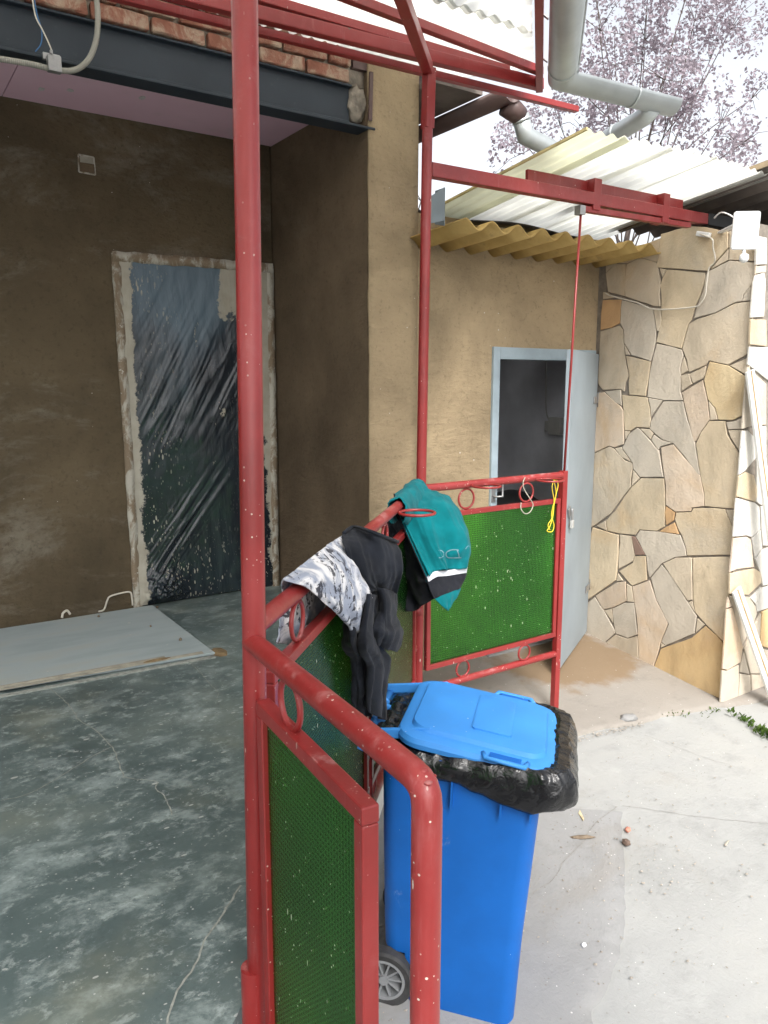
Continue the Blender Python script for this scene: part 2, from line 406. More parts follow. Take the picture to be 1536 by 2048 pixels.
# plants
def leafmat(name, c, c2, tr=.35):
    t = NT(name, .6)
    r = t.noise(3, 2)
    cc = t.mix(t.step(r, .35, .65), c, c2)
    d = t.n('BsdfDiffuse'); t.l(cc, d.inputs[0]); q = t.n('BsdfTranslucent'); t.l(cc, q.inputs[0])
    mx = t.n('MixShader'); mx.inputs[0].default_value = tr; t.l(d.outputs[0], mx.inputs[1]); t.l(q.outputs[0], mx.inputs[2])
    t.l(mx.outputs[0], t.t.nodes['Material Output'].inputs[0]); return t.m
MAT['plum'] = leafmat('purple plum leaves', (.30, .255, .29), (.40, .35, .385))
MAT['green_leaf'] = leafmat('green leaves', (.06, .11, .025), (.10, .15, .04))
MAT['bark'] = plain('bark', (.09, .07, .06), .95, .3, 10, .6)
MAT['pebble'] = plain('pebble', (.3, .27, .23), .9, .4, 3, .2)
MAT['pebble_brown'] = plain('brown pebble', (.12, .08, .06), .8, .3, 30, .3)
MAT['brick_chip'] = plain('pink brick chip', (.48, .2, .14), .9, .2, 40, .3)
MAT['wood_chip'] = plain('fresh wood splinter', (.55, .45, .28), .8, .2, 40, .2)
MAT['dead_bark'] = plain('grey bark piece', (.17, .13, .09), .95, .3, 40, .4)

# ---------------------------------------------------------------- mesh helpers
class MB:
    def __init__(s): s.v = []; s.f = []; s.uvs = None
    def box(s, a, b):
        x0, y0, z0 = a; x1, y1, z1 = b; i = len(s.v)
        s.v += [(x0, y0, z0), (x1, y0, z0), (x1, y1, z0), (x0, y1, z0), (x0, y0, z1), (x1, y0, z1), (x1, y1, z1), (x0, y1, z1)]
        s.f += [tuple(i+k for k in q) for q in ((0, 3, 2, 1), (4, 5, 6, 7), (0, 1, 5, 4), (1, 2, 6, 5), (2, 3, 7, 6), (3, 0, 4, 7))]
        return s
    def bar(s, p, q, wd, ht, up=(0, 0, 1)):
        p = Vector(p); q = Vector(q); d = (q-p).normalized(); up = Vector(up)
        sd_ = d.cross(up).normalized(); u = sd_.cross(d).normalized(); i = len(s.v)
        for c in (p, q):
            for a, b in ((-1, -1), (1, -1), (1, 1), (-1, 1)): s.v.append(tuple(c+sd_*a*wd/2+u*b*ht/2))
        s.f += [tuple(i+k for k in z) for z in ((0, 1, 2, 3), (7, 6, 5, 4), (0, 4, 5, 1), (1, 5, 6, 2), (2, 6, 7, 3), (3, 7, 4, 0))]
        return s
    def tube(s, pts, r, n=14, cap=True, rf=None, arc=None):
        pts = [Vector(p) for p in pts]; i0 = len(s.v); m = len(pts)
        d0 = (pts[1]-pts[0]).normalized(); ref = Vector((0, 0, 1)) if abs(d0.z) < .9 else Vector((1, 0, 0))
        a = d0.cross(ref).normalized()
        for k, p in enumerate(pts):
            if k == 0: d = pts[1]-pts[0]
            elif k == m-1: d = pts[-1]-pts[-2]
            else: d = (pts[k]-pts[k-1]).normalized()+(pts[k+1]-pts[k]).normalized()
            d.normalize(); a = (a-d*a.dot(d)).normalized(); b = d.cross(a)
            sc = 1
            if 0 < k < m-1:
                cs = (pts[k]-pts[k-1]).normalized().dot(d); sc = 1/max(cs, .5)
            rr = (rf(k) if rf else r)
            axis = None
            if sc > 1.02:
                axis = ((pts[k+1]-pts[k]).normalized()-(pts[k]-pts[k-1]).normalized()).normalized()
            for j in range(n):
                th = 2*math.pi*j/n; o = (a*math.cos(th)+b*math.sin(th))*rr
                if axis: o = o+axis*(o.dot(axis)*(sc-1))
                s.v.append(tuple(p+o))
        for k in range(m-1):
            for j in range(n):
                j2 = (j+1) % n
                s.f.append((i0+k*n+j, i0+k*n+j2, i0+(k+1)*n+j2, i0+(k+1)*n+j))
        if cap:
            s.f.append(tuple(i0+j for j in reversed(range(n)))); s.f.append(tuple(i0+(m-1)*n+j for j in range(n)))
        return s
    def ring(s, c, n_, R_, r, seg=28, n=8, sq=None):
        c = Vector(c); n_ = Vector(n_).normalized(); ref = Vector((0, 0, 1)) if abs(n_.z) < .9 else Vector((1, 0, 0))
        a = n_.cross(ref).normalized(); b = n_.cross(a); i0 = len(s.v)
        for k in range(seg):
            t_ = 2*math.pi*k/seg; e = a*math.cos(t_)+b*math.sin(t_)
            for j in range(n):
                p = 2*math.pi*j/n; s.v.append(tuple(c+e*(R_+r*math.cos(p))+n_*r*math.sin(p)))
        for k in range(seg):
            for j in range(n):
                k2 = (k+1) % seg; j2 = (j+1) % n
                s.f.append((i0+k*n+j, i0+k2*n+j, i0+k2*n+j2, i0+k*n+j2))
        return s
    def prism(s, poly, z0, z1, ax='z', bev=0):
        # poly extruded between two levels of the third axis
        i = len(s.v); n = len(poly)
        def P(p, z): return {'z': (p[0], p[1], z), 'x': (z, p[0], p[1]), 'y': (p[0], z, p[1])}[ax]
        s.v += [P(p, z0) for p in poly]+[P(p, z1) for p in poly]
        s.f += [tuple(reversed(range(i, i+n))), tuple(range(i+n, i+2*n))]
        s.f += [(i+k, i+(k+1) % n, i+n+(k+1) % n, i+n+k) for k in range(n)]
        return s
    def grid(s, pts):
        i = len(s.v); nr = len(pts); nc = len(pts[0])
        for r in pts: s.v += [tuple(p) for p in r]
        for a in range(nr-1):
            for b in range(nc-1): s.f.append((i+a*nc+b, i+a*nc+b+1, i+(a+1)*nc+b+1, i+(a+1)*nc+b))
        return s
    def loft(s, rings, cap0=True, cap1=True):
        i = len(s.v); n = len(rings[0])
        for r in rings: s.v += [tuple(p) for p in r]
        for a in range(len(rings)-1):
            for b in range(n): s.f.append((i+a*n+b, i+a*n+(b+1) % n, i+(a+1)*n+(b+1) % n, i+(a+1)*n+b))
        if cap0: s.f.append(tuple(i+b for b in reversed(range(n))))
        if cap1: s.f.append(tuple(i+(len(rings)-1)*n+b for b in range(n)))
        return s
    def mesh(s, name, fix=True, smooth=False):
        me = bpy.data.meshes.new(name); me.from_pydata(s.v, [], s.f)
        if fix:
            bm = bmesh.new(); bm.from_mesh(me); bmesh.ops.recalc_face_normals(bm, faces=bm.faces); bm.to_mesh(me); bm.free()
        if smooth:
            me.polygons.foreach_set('use_smooth', [True]*len(me.polygons))
        me.update(); return me
    def build(s, name, mat, parent=None, smooth=False, bevel=0, solid=0, auto=None):
        me = s.mesh(name, True, smooth)
        o = bpy.data.objects.new(name, me); col.objects.link(o)
        me.materials.append(MAT[mat] if isinstance(mat, str) else mat)
        if parent is not None:
            o.parent = parent
            L = Vector((0, 0, 0)); q = parent
            while q is not None: L += q.location; q = q.parent
            o.location = -L
        if solid:
            md = o.modifiers.new('solid', 'SOLIDIFY'); md.thickness = solid; md.offset = 0
        if bevel:
            md = o.modifiers.new('bevel', 'BEVEL'); md.width = bevel; md.segments = 2; md.limit_method = 'ANGLE'; md.angle_limit = R(40)
        if auto:
            me.polygons.foreach_set('use_smooth', [True]*len(me.polygons)); me.set_sharp_from_angle(angle=R(auto))
        return o

def tag(o, label=None, cat=None, group=None, kind=None):
    if label: o['label'] = label
    if cat: o['category'] = cat
    if group: o['group'] = group
    if kind: o['kind'] = kind
    return o
def thing(name, loc, label, cat, group=None):
    o = bpy.data.objects.new(name, None); o.empty_display_size = .1; col.objects.link(o); o.location = loc
    return tag(o, label, cat, group, 'thing')
def cr(p0, p1, p2, p3, t_):
    return (p1*2+(p2-p0)*t_+(p0*2-p1*5+p2*4-p3)*t_*t_+(p1*3-p0-p2*3+p3)*t_**3)*.5
def spline(pts, k):
    P = [Vector(p) for p in pts]; P = [P[0]*2-P[1]]+P+[P[-1]*2-P[-2]]; o = []
    for i in range(1, len(P)-2):
        for j in range(k): o.append(cr(P[i-1], P[i], P[i+1], P[i+2], j/k))
    o.append(P[-2]); return o
def patch(g, ku, kv, amp=.004, fr=25, fold=0, seed=0, ridge=None):
    rows = [spline(r, kv) for r in g]; cols = list(zip(*rows)); cols = [spline(c_, ku) for c_ in cols]
    out = [list(r) for r in zip(*cols)]
    nr, nc = len(out), len(out[0]); res = []
    for i in range(nr):
        rr = []
        for j in range(nc):
            p = out[i][j]
            du = out[min(i+1, nr-1)][j]-out[max(i-1, 0)][j]; dv = out[i][min(j+1, nc-1)]-out[i][max(j-1, 0)]
            n = du.cross(dv); n = n.normalized() if n.length > 1e-9 else Vector((0, 0, 1))
            d = amp*mnoise.noise(p*fr+Vector((seed, 0, 0)))+amp*.5*mnoise.noise(p*fr*2.3+Vector((0, seed, 0)))
            if ridge:
                q = Vector((j/(nc-1)*ridge[1]+seed, i/(nr-1)*ridge[2]+.6*mnoise.noise(p*9), seed)); d += ridge[0]*(min(1, i/(nr-1)*3)*.8+.2)*(1-2.6*abs(mnoise.noise(q)))
            if fold: d += fold*(i/(nr-1))**.7*math.sin(j/(nc-1)*math.pi*5+seed+2*mnoise.noise(p*6))
            rr.append(p+n*d)
        res.append(rr)
    return res
def yz(y): return -.38-.13*(3.69-y)      # fall of the yard
# stones facing the yard (Y,Z in mm)
STONES_A=[('sand',[(3642,2237),(3570,2242),(3543,2191),(3632,2142)]),('sand',[(3570,2242),(3500,2248),(3515,2188),(3543,2191)]),('sand',[(3500,2248),(3397,2256),(3391,2197),(3463,2181),(3510,2187)]),('sand',[(3395,2270),(3210,2306),(3225,2159),(3355,2204),(3391,2197)]),('tan',[(3207,2326),(3012,2343),(2894,2318),(2750,2269),(2743,2179),(2868,2065),(3228,2128)]),('sand',[(2743,2176),(2738,2111),(2849,2073)]),('sand',[(2746,2269),(2671,2263),(2569,2229),(2560,2082),(2734,2110)]),('sand',[(3548,2190),(3467,2180),(3464,1973),(3605,2016),(3632,2139)]),('sand',[(3463,2179),(3355,2204),(3225,2159),(3198,2061),(3190,2018),(3195,1963),(3181,1887),(3233,1892),(3459,1973),(3468,2032)]),('sand',[(3206,2122),(3154,2108),(3181,2063)]),('tan',[(3150,2108),(2886,2057),(2883,2014),(2907,1922),(2935,1871),(2956,1788),(2974,1765),(3013,1621),(3201,1668),(3171,1798),(3182,1961),(3195,2019),(3173,2072)]),('grey',[(2867,2061),(2730,2107),(2563,2073),(2566,1980),(2603,1933),(2632,1904),(2633,1872),(2683,1867),(2796,1820),(2941,1797),(2923,1870),(2887,1961),(2881,2040)]),('grey',[(2565,1973),(2567,1873),(2633,1869),(2629,1904),(2600,1939)]),('sand',[(3645,2020),(3605,2012),(3554,1974),(3647,1971)]),('orange',[(3646,1967),(3491,1957),(3491,1805),(3562,1779),(3655,1769),(3657,1884)]),('grey',[(3486,1953),(3345,1912),(3237,1878),(3206,1736),(3205,1665),(3233,1550),(3389,1595),(3450,1675),(3461,1765),(3491,1805),(3491,1901)]),('sand',[(3233,1881),(3181,1873),(3169,1798),(3184,1735),(3201,1736)]),('sand',[(3655,1761),(3500,1790),(3465,1762),(3449,1645),(3428,1539),(3401,1460),(3426,1415),(3432,1358),(3462,1373),(3613,1365),(3656,1408),(3660,1498)]),('sand',[(3448,1664),(3394,1595),(3436,1596)]),('tan',[(3431,1592),(3233,1550),(3243,1440),(3259,1330),(3388,1336),(3398,1415),(3396,1460)]),('grey',[(3196,1661),(3092,1638),(3008,1614),(2998,1582),(3012,1502),(3005,1460),(3002,1358),(2979,1305),(3117,1305),(3246,1323),(3240,1437),(3234,1499)]),('sand',[(2993,1575),(2954,1487),(3006,1463),(3009,1509)]),('sand',[(3001,1460),(2949,1470),(2922,1407),(2995,1361),(3006,1457)]),('sand',[(2941,1470),(2834,1516),(2842,1458),(2853,1438),(2918,1411),(2946,1463)]),('sand',[(2971,1768),(2925,1789),(2796,1817),(2682,1863),(2570,1867),(2563,1739),(2571,1579),(2692,1516),(2821,1543),(2835,1519),(2950,1477),(2971,1550),(3008,1618)]),('sand',[(2566,1559),(2561,1449),(2684,1513)]),('yellow',[(2817,1539),(2691,1513),(2567,1442),(2574,1433),(2566,1235),(2642,1196),(2731,1196),(2755,1264),(2809,1314),(2844,1428),(2830,1489)]),('sand',[(2804,1308),(2759,1264),(2735,1196),(2784,1191)]),('pink',[(2991,1354),(2852,1431),(2813,1314),(2788,1194),(2841,1122),(2872,1061),(2888,1060),(2975,1301)]),('tan',[(2791,1187),(2689,1191),(2668,1110),(2587,1007),(2576,954),(2576,680),(2722,671),(2784,670),(2790,745),(2830,869),(2871,1043),(2841,1115)]),('grey',[(2682,1185),(2627,1193),(2572,1219),(2569,1149),(2663,1141)]),('sand',[(2663,1138),(2576,1145),(2584,1021),(2641,1091)]),('grey',[(3593,1357),(3461,1370),(3445,1263),(3500,1285)]),('pink',[(3662,1345),(3597,1353),(3455,1259),(3429,1232),(3413,1040),(3415,1009),(3491,981),(3531,990),(3675,928),(3674,1186)]),('tan',[(3450,1335),(3246,1323),(3219,1253),(3211,1201),(3215,1127),(3319,1126),(3364,1101),(3412,1102),(3430,1240)]),('grey',[(3236,1319),(3126,1305),(3206,1198),(3214,1253)]),('grey',[(3121,1299),(2979,1301),(2942,1189),(2880,1057),(2829,855),(2845,857),(2942,960),(3031,1037),(3118,1057),(3210,1119),(3209,1171)]),('sand',[(3411,1098),(3364,1097),(3403,1041)]),('grey',[(3310,1122),(3291,1116),(3205,1049),(3134,982),(3088,819),(3266,801),(3325,853),(3332,891),(3424,985),(3406,1010),(3372,1081)]),('sand',[(3287,1120),(3214,1119),(3181,1091),(3201,1053)]),('grey',[(3179,1087),(3117,1054),(3039,1040),(3123,1013),(3139,986),(3196,1049)]),('pink',[(3119,1006),(3031,1033),(2942,952),(2825,851),(2791,737),(2788,670),(2871,648),(2877,626),(2984,607),(3059,642),(3067,765),(3110,939)]),('sand',[(3675,924),(3531,986),(3491,973),(3399,902),(3332,888),(3329,845),(3340,782),(3336,728),(3394,659),(3494,526),(3611,436),(3682,391),(3678,699)]),('sand',[(3486,977),(3433,989),(3342,895),(3429,923)]),('sand',[(3325,846),(3266,794),(3332,733)]),('tan',[(3261,794),(3084,812),(3067,690),(3058,503),(3116,464),(3251,451),(3281,410),(3410,398),(3515,401),(3534,472),(3456,555),(3384,660),(3331,729)]),('sand',[(3614,423),(3536,472),(3518,401)]),('orange',[(3059,635),(2988,603),(2993,550),(3046,512),(3064,585)]),('tan',[(2979,604),(2873,622),(2862,646),(2721,668),(2649,670),(2585,561),(2583,551),(2579,404),(2880,342),(2896,391),(2930,467),(2953,493),(2985,559)]),('sand',[(2642,668),(2579,676),(2577,562),(2593,573)]),('orange',[(2986,540),(2947,468),(3098,463),(3048,501)]),('grey',[(3246,447),(3115,460),(2939,466),(2895,384),(2888,340),(2974,313),(3066,254),(3148,144),(3170,194),(3185,286),(3276,399)]),('brown',[(3309,398),(3281,399),(3190,292),(3273,273)]),('sand',[(3410,394),(3314,397),(3277,269),(3289,227),(3405,151),(3411,252),(3401,335)]),('tan',[(3644,406),(3520,397),(3419,388),(3411,252),(3420,70),(3601,-78),(3663,-127),(3693,-56),(3690,269)]),('tan',[(3277,265),(3190,283),(3170,123),(3283,59),(3399,140),(3288,219)]),('sand',[(3408,122),(3361,79),(3418,63)]),('pink',[(3414,55),(3342,79),(3324,-56),(3428,-126),(3518,-165),(3596,-81)]),('sand',[(3331,65),(3287,54),(3262,-49),(3319,-59)]),('pink',[(3283,55),(3147,128),(3085,1),(2987,-124),(3035,-271),(3081,-464),(3193,-463),(3224,-194)]),('grey',[(3061,251),(2983,193),(2854,47),(2787,-27),(2795,-142),(2994,-279),(3031,-262),(2983,-130),(3085,8),(3139,146)]),('sand',[(3053,260),(2958,316),(2846,337),(2823,70),(2855,55)]),('tan',[(2841,338),(2581,393),(2584,46),(2581,-149),(2716,-64),(2797,-6),(2819,71)]),('sand',[(2854,46),(2824,66),(2801,-4)]),('sand',[(2782,-40),(2728,-67),(2787,-136)]),('ochre',[(2723,-74),(2641,-115),(2584,-157),(2580,-505),(3080,-468),(3032,-310),(2813,-177)]),('sand',[(3031,-269),(2990,-278),(3033,-306)]),('grey',[(3600,-91),(3518,-169),(3414,-285),(3407,-309),(3504,-412),(3523,-443),(3694,-444),(3698,-178)]),('sand',[(3512,-168),(3443,-138),(3427,-238)]),('grey',[(3438,-137),(3342,-72),(3261,-53),(3219,-266),(3298,-312),(3402,-308),(3422,-237)]),('sand',[(3402,-316),(3298,-316),(3219,-274),(3195,-463),(3450,-448),(3503,-416)])]
STONES_B=[('white',[(4210,2217),(4310,2215),(4330,2073),(4226,2061)]),('grey',[(4227,2055),(4331,2067),(4336,2030),(4227,2012)]),('white',[(4233,2006),(4314,2027),(4337,1986),(4348,1786),(4214,1773),(4217,1959)]),('tan',[(4215,1767),(4373,1771),(4395,1621),(4223,1626)]),('white',[(4222,1616),(4443,1616),(4472,1416),(4221,1516)]),('grey',[(4215,1504),(4426,1410),(4460,1168),(4320,1165),(4214,1149)]),('white',[(4214,1142),(4271,1141),(4346,1099),(4375,972),(4274,905),(4214,883)]),('white',[(4332,1158),(4461,1161),(4487,980),(4387,972),(4354,1099)]),('tan',[(4210,877),(4287,898),(4371,873),(4428,761),(4406,709),(4208,759)]),('white',[(4388,965),(4488,973),(4529,692),(4469,683),(4417,711)]),('white',[(4205,752),(4406,705),(4458,677),(4490,536),(4400,494),(4338,511),(4204,519)]),('white',[(4470,676),(4580,680),(4619,417),(4530,427),(4500,535)]),('peach',[(4205,512),(4351,504),(4389,485),(4450,304),(4259,316),(4197,307)]),('white',[(4400,491),(4491,533),(4526,414),(4448,360)]),('white',[(4455,353),(4527,407),(4620,410),(4655,169),(4561,168),(4516,267)]),('tan',[(4197,300),(4343,298),(4457,296),(4529,262),(4545,192),(4412,134),(4208,172)]),('white',[(4434,109),(4543,164),(4557,147),(4502,59)]),('white',[(4562,161),(4656,161),(4678,12),(4527,8),(4508,54)]),('pink',[(4198,160),(4247,90),(4190,86)]),('grey',[(4215,161),(4420,122),(4503,48),(4522,2),(4498,-52),(4382,-182),(4259,81)]),('ochre',[(4578,0),(4679,5),(4719,-269),(4584,-221)]),('grey',[(4506,-60),(4567,-6),(4579,-227),(4708,-282),(4744,-441),(4501,-388),(4410,-209)]),('pink',[(4191,78),(4254,82),(4395,-191),(4384,-290),(4244,-311),(4196,-294)]),('grey',[(4191,-300),(4245,-315),(4367,-301),(4390,-525),(4198,-509)]),('grey',[(4387,-298),(4412,-223),(4495,-391),(4390,-357)]),('grey',[(4388,-364),(4503,-400),(4526,-527),(4391,-529)]),('grey',[(4515,-398),(4746,-448),(4761,-551),(4539,-530)])]
CLOTH={'shirt_front':[[(0.776,1.563,0.928),(0.882,1.668,0.929),(1.01,1.797,0.929),(1.164,1.95,0.926)],[(0.811,1.541,0.919),(0.901,1.617,0.914),(1.012,1.727,0.901),(1.127,1.828,0.873)],[(0.911,1.612,0.871),(0.989,1.669,0.858),(1.086,1.751,0.835),(1.181,1.825,0.805)],[(0.997,1.691,0.803),(1.042,1.715,0.798),(1.106,1.772,0.781),(1.163,1.821,0.781)],[(1.087,1.781,0.73),(1.101,1.788,0.717),(1.118,1.805,0.705),(1.131,1.818,0.694)]],'shirt_back':[[(0.776,1.563,0.928),(0.882,1.668,0.929),(1.01,1.797,0.929),(1.164,1.95,0.926)],[(0.795,1.616,0.896),(0.903,1.724,0.891),(1.037,1.858,0.888),(1.198,2.02,0.881)],[(0.791,1.626,0.845),(0.849,1.663,0.848),(0.989,1.832,0.815),(1.111,1.932,0.802)],[(0.774,1.602,0.796),(0.853,1.703,0.755),(0.898,1.719,0.773),(1.058,1.901,0.728)]],'shirt_dark':[[(1.164,1.95,0.929),(1.238,2.01,0.931),(1.212,1.856,0.939),(1.358,1.946,0.881)],[(1.104,1.834,0.927),(1.176,1.863,0.916),(1.234,1.85,0.905),(1.343,1.903,0.861)],[(1.127,1.828,0.872),(1.162,1.807,0.874),(1.248,1.85,0.853),(1.334,1.88,0.839)],[(1.176,1.821,0.809),(1.247,1.891,0.791),(1.277,1.894,0.789),(1.366,1.954,0.748)]],'shirt_tail':[[(1.168,1.827,0.806),(1.169,1.8,0.811),(1.268,1.913,0.767)],[(1.145,1.832,0.715),(1.135,1.765,0.735),(1.29,1.963,0.663)],[(1.122,1.809,0.663),(1.109,1.725,0.685),(1.301,1.946,0.589)],[(1.171,1.844,0.593),(1.197,1.828,0.584),(1.416,2.074,0.477)],[(1.179,1.852,0.51),(1.197,1.827,0.504),(1.365,2.024,0.402)],[(1.174,1.847,0.456),(1.223,1.868,0.407),(1.353,2.012,0.304)]],'shirt_sleeve':[[(1.23,1.86,0.807),(1.27,1.873,0.795),(1.399,2.001,0.734)],[(1.262,1.892,0.739),(1.257,1.846,0.746),(1.425,2.042,0.679)],[(1.209,1.839,0.717),(1.258,1.846,0.692),(1.419,2.035,0.637)],[(1.178,1.809,0.698),(1.244,1.818,0.674),(1.503,2.12,0.551)],[(1.194,1.839,0.651),(1.277,1.894,0.604),(1.439,2.069,0.507)]],'jacket_front':[[(1.892,2.727,0.935),(1.991,2.785,0.948),(2.106,2.827,0.935),(2.163,2.785,0.921),(2.212,2.747,0.894)],[(1.86,2.648,0.864),(1.923,2.67,0.877),(1.995,2.66,0.887),(2.086,2.635,0.882),(2.181,2.637,0.851)],[(1.853,2.594,0.808),(1.908,2.595,0.817),(1.973,2.577,0.824),(2.072,2.557,0.811),(2.188,2.581,0.773)],[(1.863,2.547,0.732),(1.919,2.545,0.73),(1.974,2.534,0.734),(2.065,2.52,0.726),(2.182,2.544,0.69)],[(1.897,2.501,0.613),(1.952,2.504,0.629),(2.014,2.521,0.621),(2.078,2.526,0.618),(2.158,2.545,0.612)]],'jacket_back':[[(1.895,2.724,0.931),(1.994,2.781,0.941),(2.105,2.826,0.926),(2.159,2.787,0.914),(2.202,2.753,0.892)],[(2.016,2.918,0.782),(2.102,2.931,0.771),(2.191,2.919,0.764),(2.248,2.857,0.768),(2.261,2.753,0.782)],[(2.012,2.913,0.617),(2.088,2.909,0.608),(2.164,2.881,0.604),(2.221,2.819,0.608),(2.241,2.68,0.655)],[(1.965,2.815,0.395),(2.031,2.828,0.374),(2.088,2.797,0.415),(2.137,2.71,0.451),(2.166,2.622,0.536)]],'jacket_stripe':[[(1.894,2.497,0.616),(1.945,2.502,0.63),(2.011,2.517,0.622),(2.075,2.522,0.619),(2.155,2.541,0.614)],[(1.897,2.49,0.592),(1.948,2.495,0.607),(2.012,2.512,0.599),(2.073,2.519,0.596),(2.149,2.54,0.588)]],'jacket_band':[[(1.9,2.494,0.591),(1.951,2.499,0.606),(2.015,2.516,0.598),(2.076,2.523,0.594),(2.152,2.543,0.586)],[(1.908,2.483,0.56),(1.966,2.494,0.566),(2.019,2.506,0.56),(2.073,2.518,0.56),(2.127,2.53,0.559)],[(1.924,2.477,0.522),(1.965,2.475,0.531),(2.005,2.485,0.532),(2.046,2.495,0.534),(2.099,2.519,0.532)]],'jacket_tip':[[(1.924,2.477,0.522),(1.965,2.475,0.531),(2.005,2.485,0.532),(2.046,2.495,0.534),(2.099,2.519,0.532)],[(1.947,2.468,0.497),(1.981,2.471,0.502),(2.008,2.477,0.502),(2.033,2.485,0.503),(2.065,2.5,0.504)],[(1.971,2.46,0.473),(1.98,2.465,0.468),(1.989,2.47,0.461),(1.999,2.476,0.463),(2.017,2.488,0.465)]],'jacket_lining':[[(1.862,2.745,0.861),(1.862,2.696,0.863),(1.863,2.652,0.863)],[(1.879,2.786,0.758),(1.902,2.723,0.763),(1.86,2.6,0.802)],[(1.886,2.76,0.649),(1.931,2.725,0.625),(1.883,2.527,0.669)],[(1.895,2.73,0.529),(1.948,2.69,0.508),(1.906,2.495,0.583)],[(1.901,2.703,0.414),(1.935,2.634,0.428),(1.927,2.48,0.521)]]}
LETTERS=[[(2.093,2.527,0.699),(2.08,2.535,0.701),(2.062,2.547,0.699),(2.048,2.554,0.69),(2.045,2.554,0.679),(2.05,2.549,0.668),(2.066,2.537,0.666),(2.099,2.516,0.667)],[(2.086,2.531,0.7),(2.09,2.525,0.684),(2.091,2.521,0.667)],[(1.998,2.548,0.705),(2.01,2.541,0.704),(2.016,2.534,0.694),(2.015,2.533,0.684),(2.007,2.537,0.675),(1.997,2.543,0.675)],[(2.146,2.545,0.694),(2.153,2.542,0.705),(2.161,2.537,0.708),(2.16,2.534,0.691)]]
CONDUIT=[(0.322,3.62,2.667),(0.491,3.62,2.676),(0.598,3.62,2.681),(0.709,3.62,2.686),(0.804,3.62,2.685),(0.884,3.62,2.7),(0.943,3.62,2.755),(0.977,3.62,2.836),(0.989,3.62,2.917),(0.988,3.62,2.993),(0.978,3.62,3.077)]
WIRE_WHITE=[(0.738,3.64,3.012),(0.74,3.64,2.929),(0.748,3.64,2.875),(0.77,3.64,2.834),(0.792,3.64,2.786),(0.801,3.64,2.756),(0.799,3.64,2.727)]
WIRE_BLUE=[(0.744,3.65,3.017),(0.752,3.65,2.908),(0.767,3.65,2.846),(0.768,3.65,2.809),(0.76,3.65,2.778),(0.739,3.65,2.749)]
CABLE=[(4.2,2.906,2.276),(4.2,2.825,2.236),(4.2,2.815,2.187),(4.2,2.799,2.138),(4.2,2.815,2.104),(4.2,2.846,2.079),(4.2,2.854,2.009),(4.2,2.86,1.925),(4.2,2.89,1.878),(4.2,2.926,1.864),(4.2,3.082,1.862),(4.2,3.23,1.876),(4.2,3.347,1.923),(4.2,3.468,1.958),(4.2,3.573,1.99),(4.2,3.612,2.01)]
CRACK1=[(0.617,3.794,0.003),(0.638,3.656,0.003),(0.657,3.486,0.003),(0.66,3.356,0.003),(0.659,3.283,0.003),(0.691,3.146,0.003),(0.708,2.946,0.003),(0.696,2.831,0.003),(0.685,2.724,0.003),(0.682,2.681,0.003),(0.763,2.596,0.003),(0.752,2.549,0.003),(0.756,2.465,0.003),(0.741,2.344,0.003)]
CRACK2=[(0.712,2.96,0.003),(0.615,2.91,0.003),(0.571,2.878,0.003),(0.45,2.795,0.003),(0.361,2.752,0.003),(0.284,2.764,0.003)]
CRACK3=[(1.295,3.729,0.003),(1.284,3.524,0.003),(1.269,3.354,0.003),(1.261,3.236,0.003),(1.224,3.157,0.003)]
CRACK4=[(0.778,1.882,0.003),(0.71,1.812,0.003),(0.656,1.765,0.003),(0.602,1.713,0.003),(0.562,1.658,0.003),(0.517,1.62,0.003),(0.489,1.593,0.003),(0.447,1.521,0.003)]
YELLOW=[(3.077,2.925,0.901),(3.064,2.925,0.856),(3.082,2.925,0.786),(3.079,2.925,0.704),(3.059,2.925,0.646),(3.037,2.925,0.621),(3.076,2.925,0.614),(3.089,2.925,0.648),(3.067,2.925,0.706),(3.083,2.925,0.773),(3.096,2.925,0.826),(3.081,2.925,0.882),(3.092,2.925,0.9),(3.109,2.925,0.866),(3.096,2.925,0.813),(3.084,2.925,0.759),(3.072,2.925,0.691),(3.043,2.925,0.653),(3.06,2.925,0.624)]
HOOK=[(2.852,2.915,0.925),(2.839,2.915,0.9),(2.847,2.915,0.865),(2.893,2.915,0.809),(2.916,2.915,0.775),(2.895,2.915,0.739),(2.859,2.915,0.734),(2.83,2.915,0.761),(2.828,2.915,0.795)]

# ================================================================ SETTING
# yard: one sheet reaching the horizon, falling towards the camera
m = MB()
xs = [-120, -30, -8, -2, .0, .5, 1, 1.5, 2, 2.5, 3, 3.5, 4, 4.5, 6, 10, 30, 120]
ys = [-120, -30, -10, -4, -2, -1, 0, .5, 1, 1.5, 2, 2.5, 3, 3.69, 5, 9, 30, 120]
def yv(y): return yz(max(-4, min(3.69, y)))
m.grid([[(x, y, yv(y)) for x in xs] for y in ys])
yg = tag(m.build('yard_ground', 'yard'), kind='structure')
YC1=[(2.806,2.189,-0.575),(2.618,2.161,-0.579),(2.461,2.095,-0.587),(2.309,2.055,-0.593),(2.175,1.997,-0.6),(2.053,1.987,-0.601)]
YC2=[(2.847,2.193,-0.575),(2.942,2.109,-0.586),(3.077,1.987,-0.601),(3.203,1.887,-0.614),(3.364,1.769,-0.63)]
YC3=[(3.482,2.557,-0.527),(3.524,2.425,-0.544),(3.597,2.229,-0.57),(3.654,2.148,-0.58)]

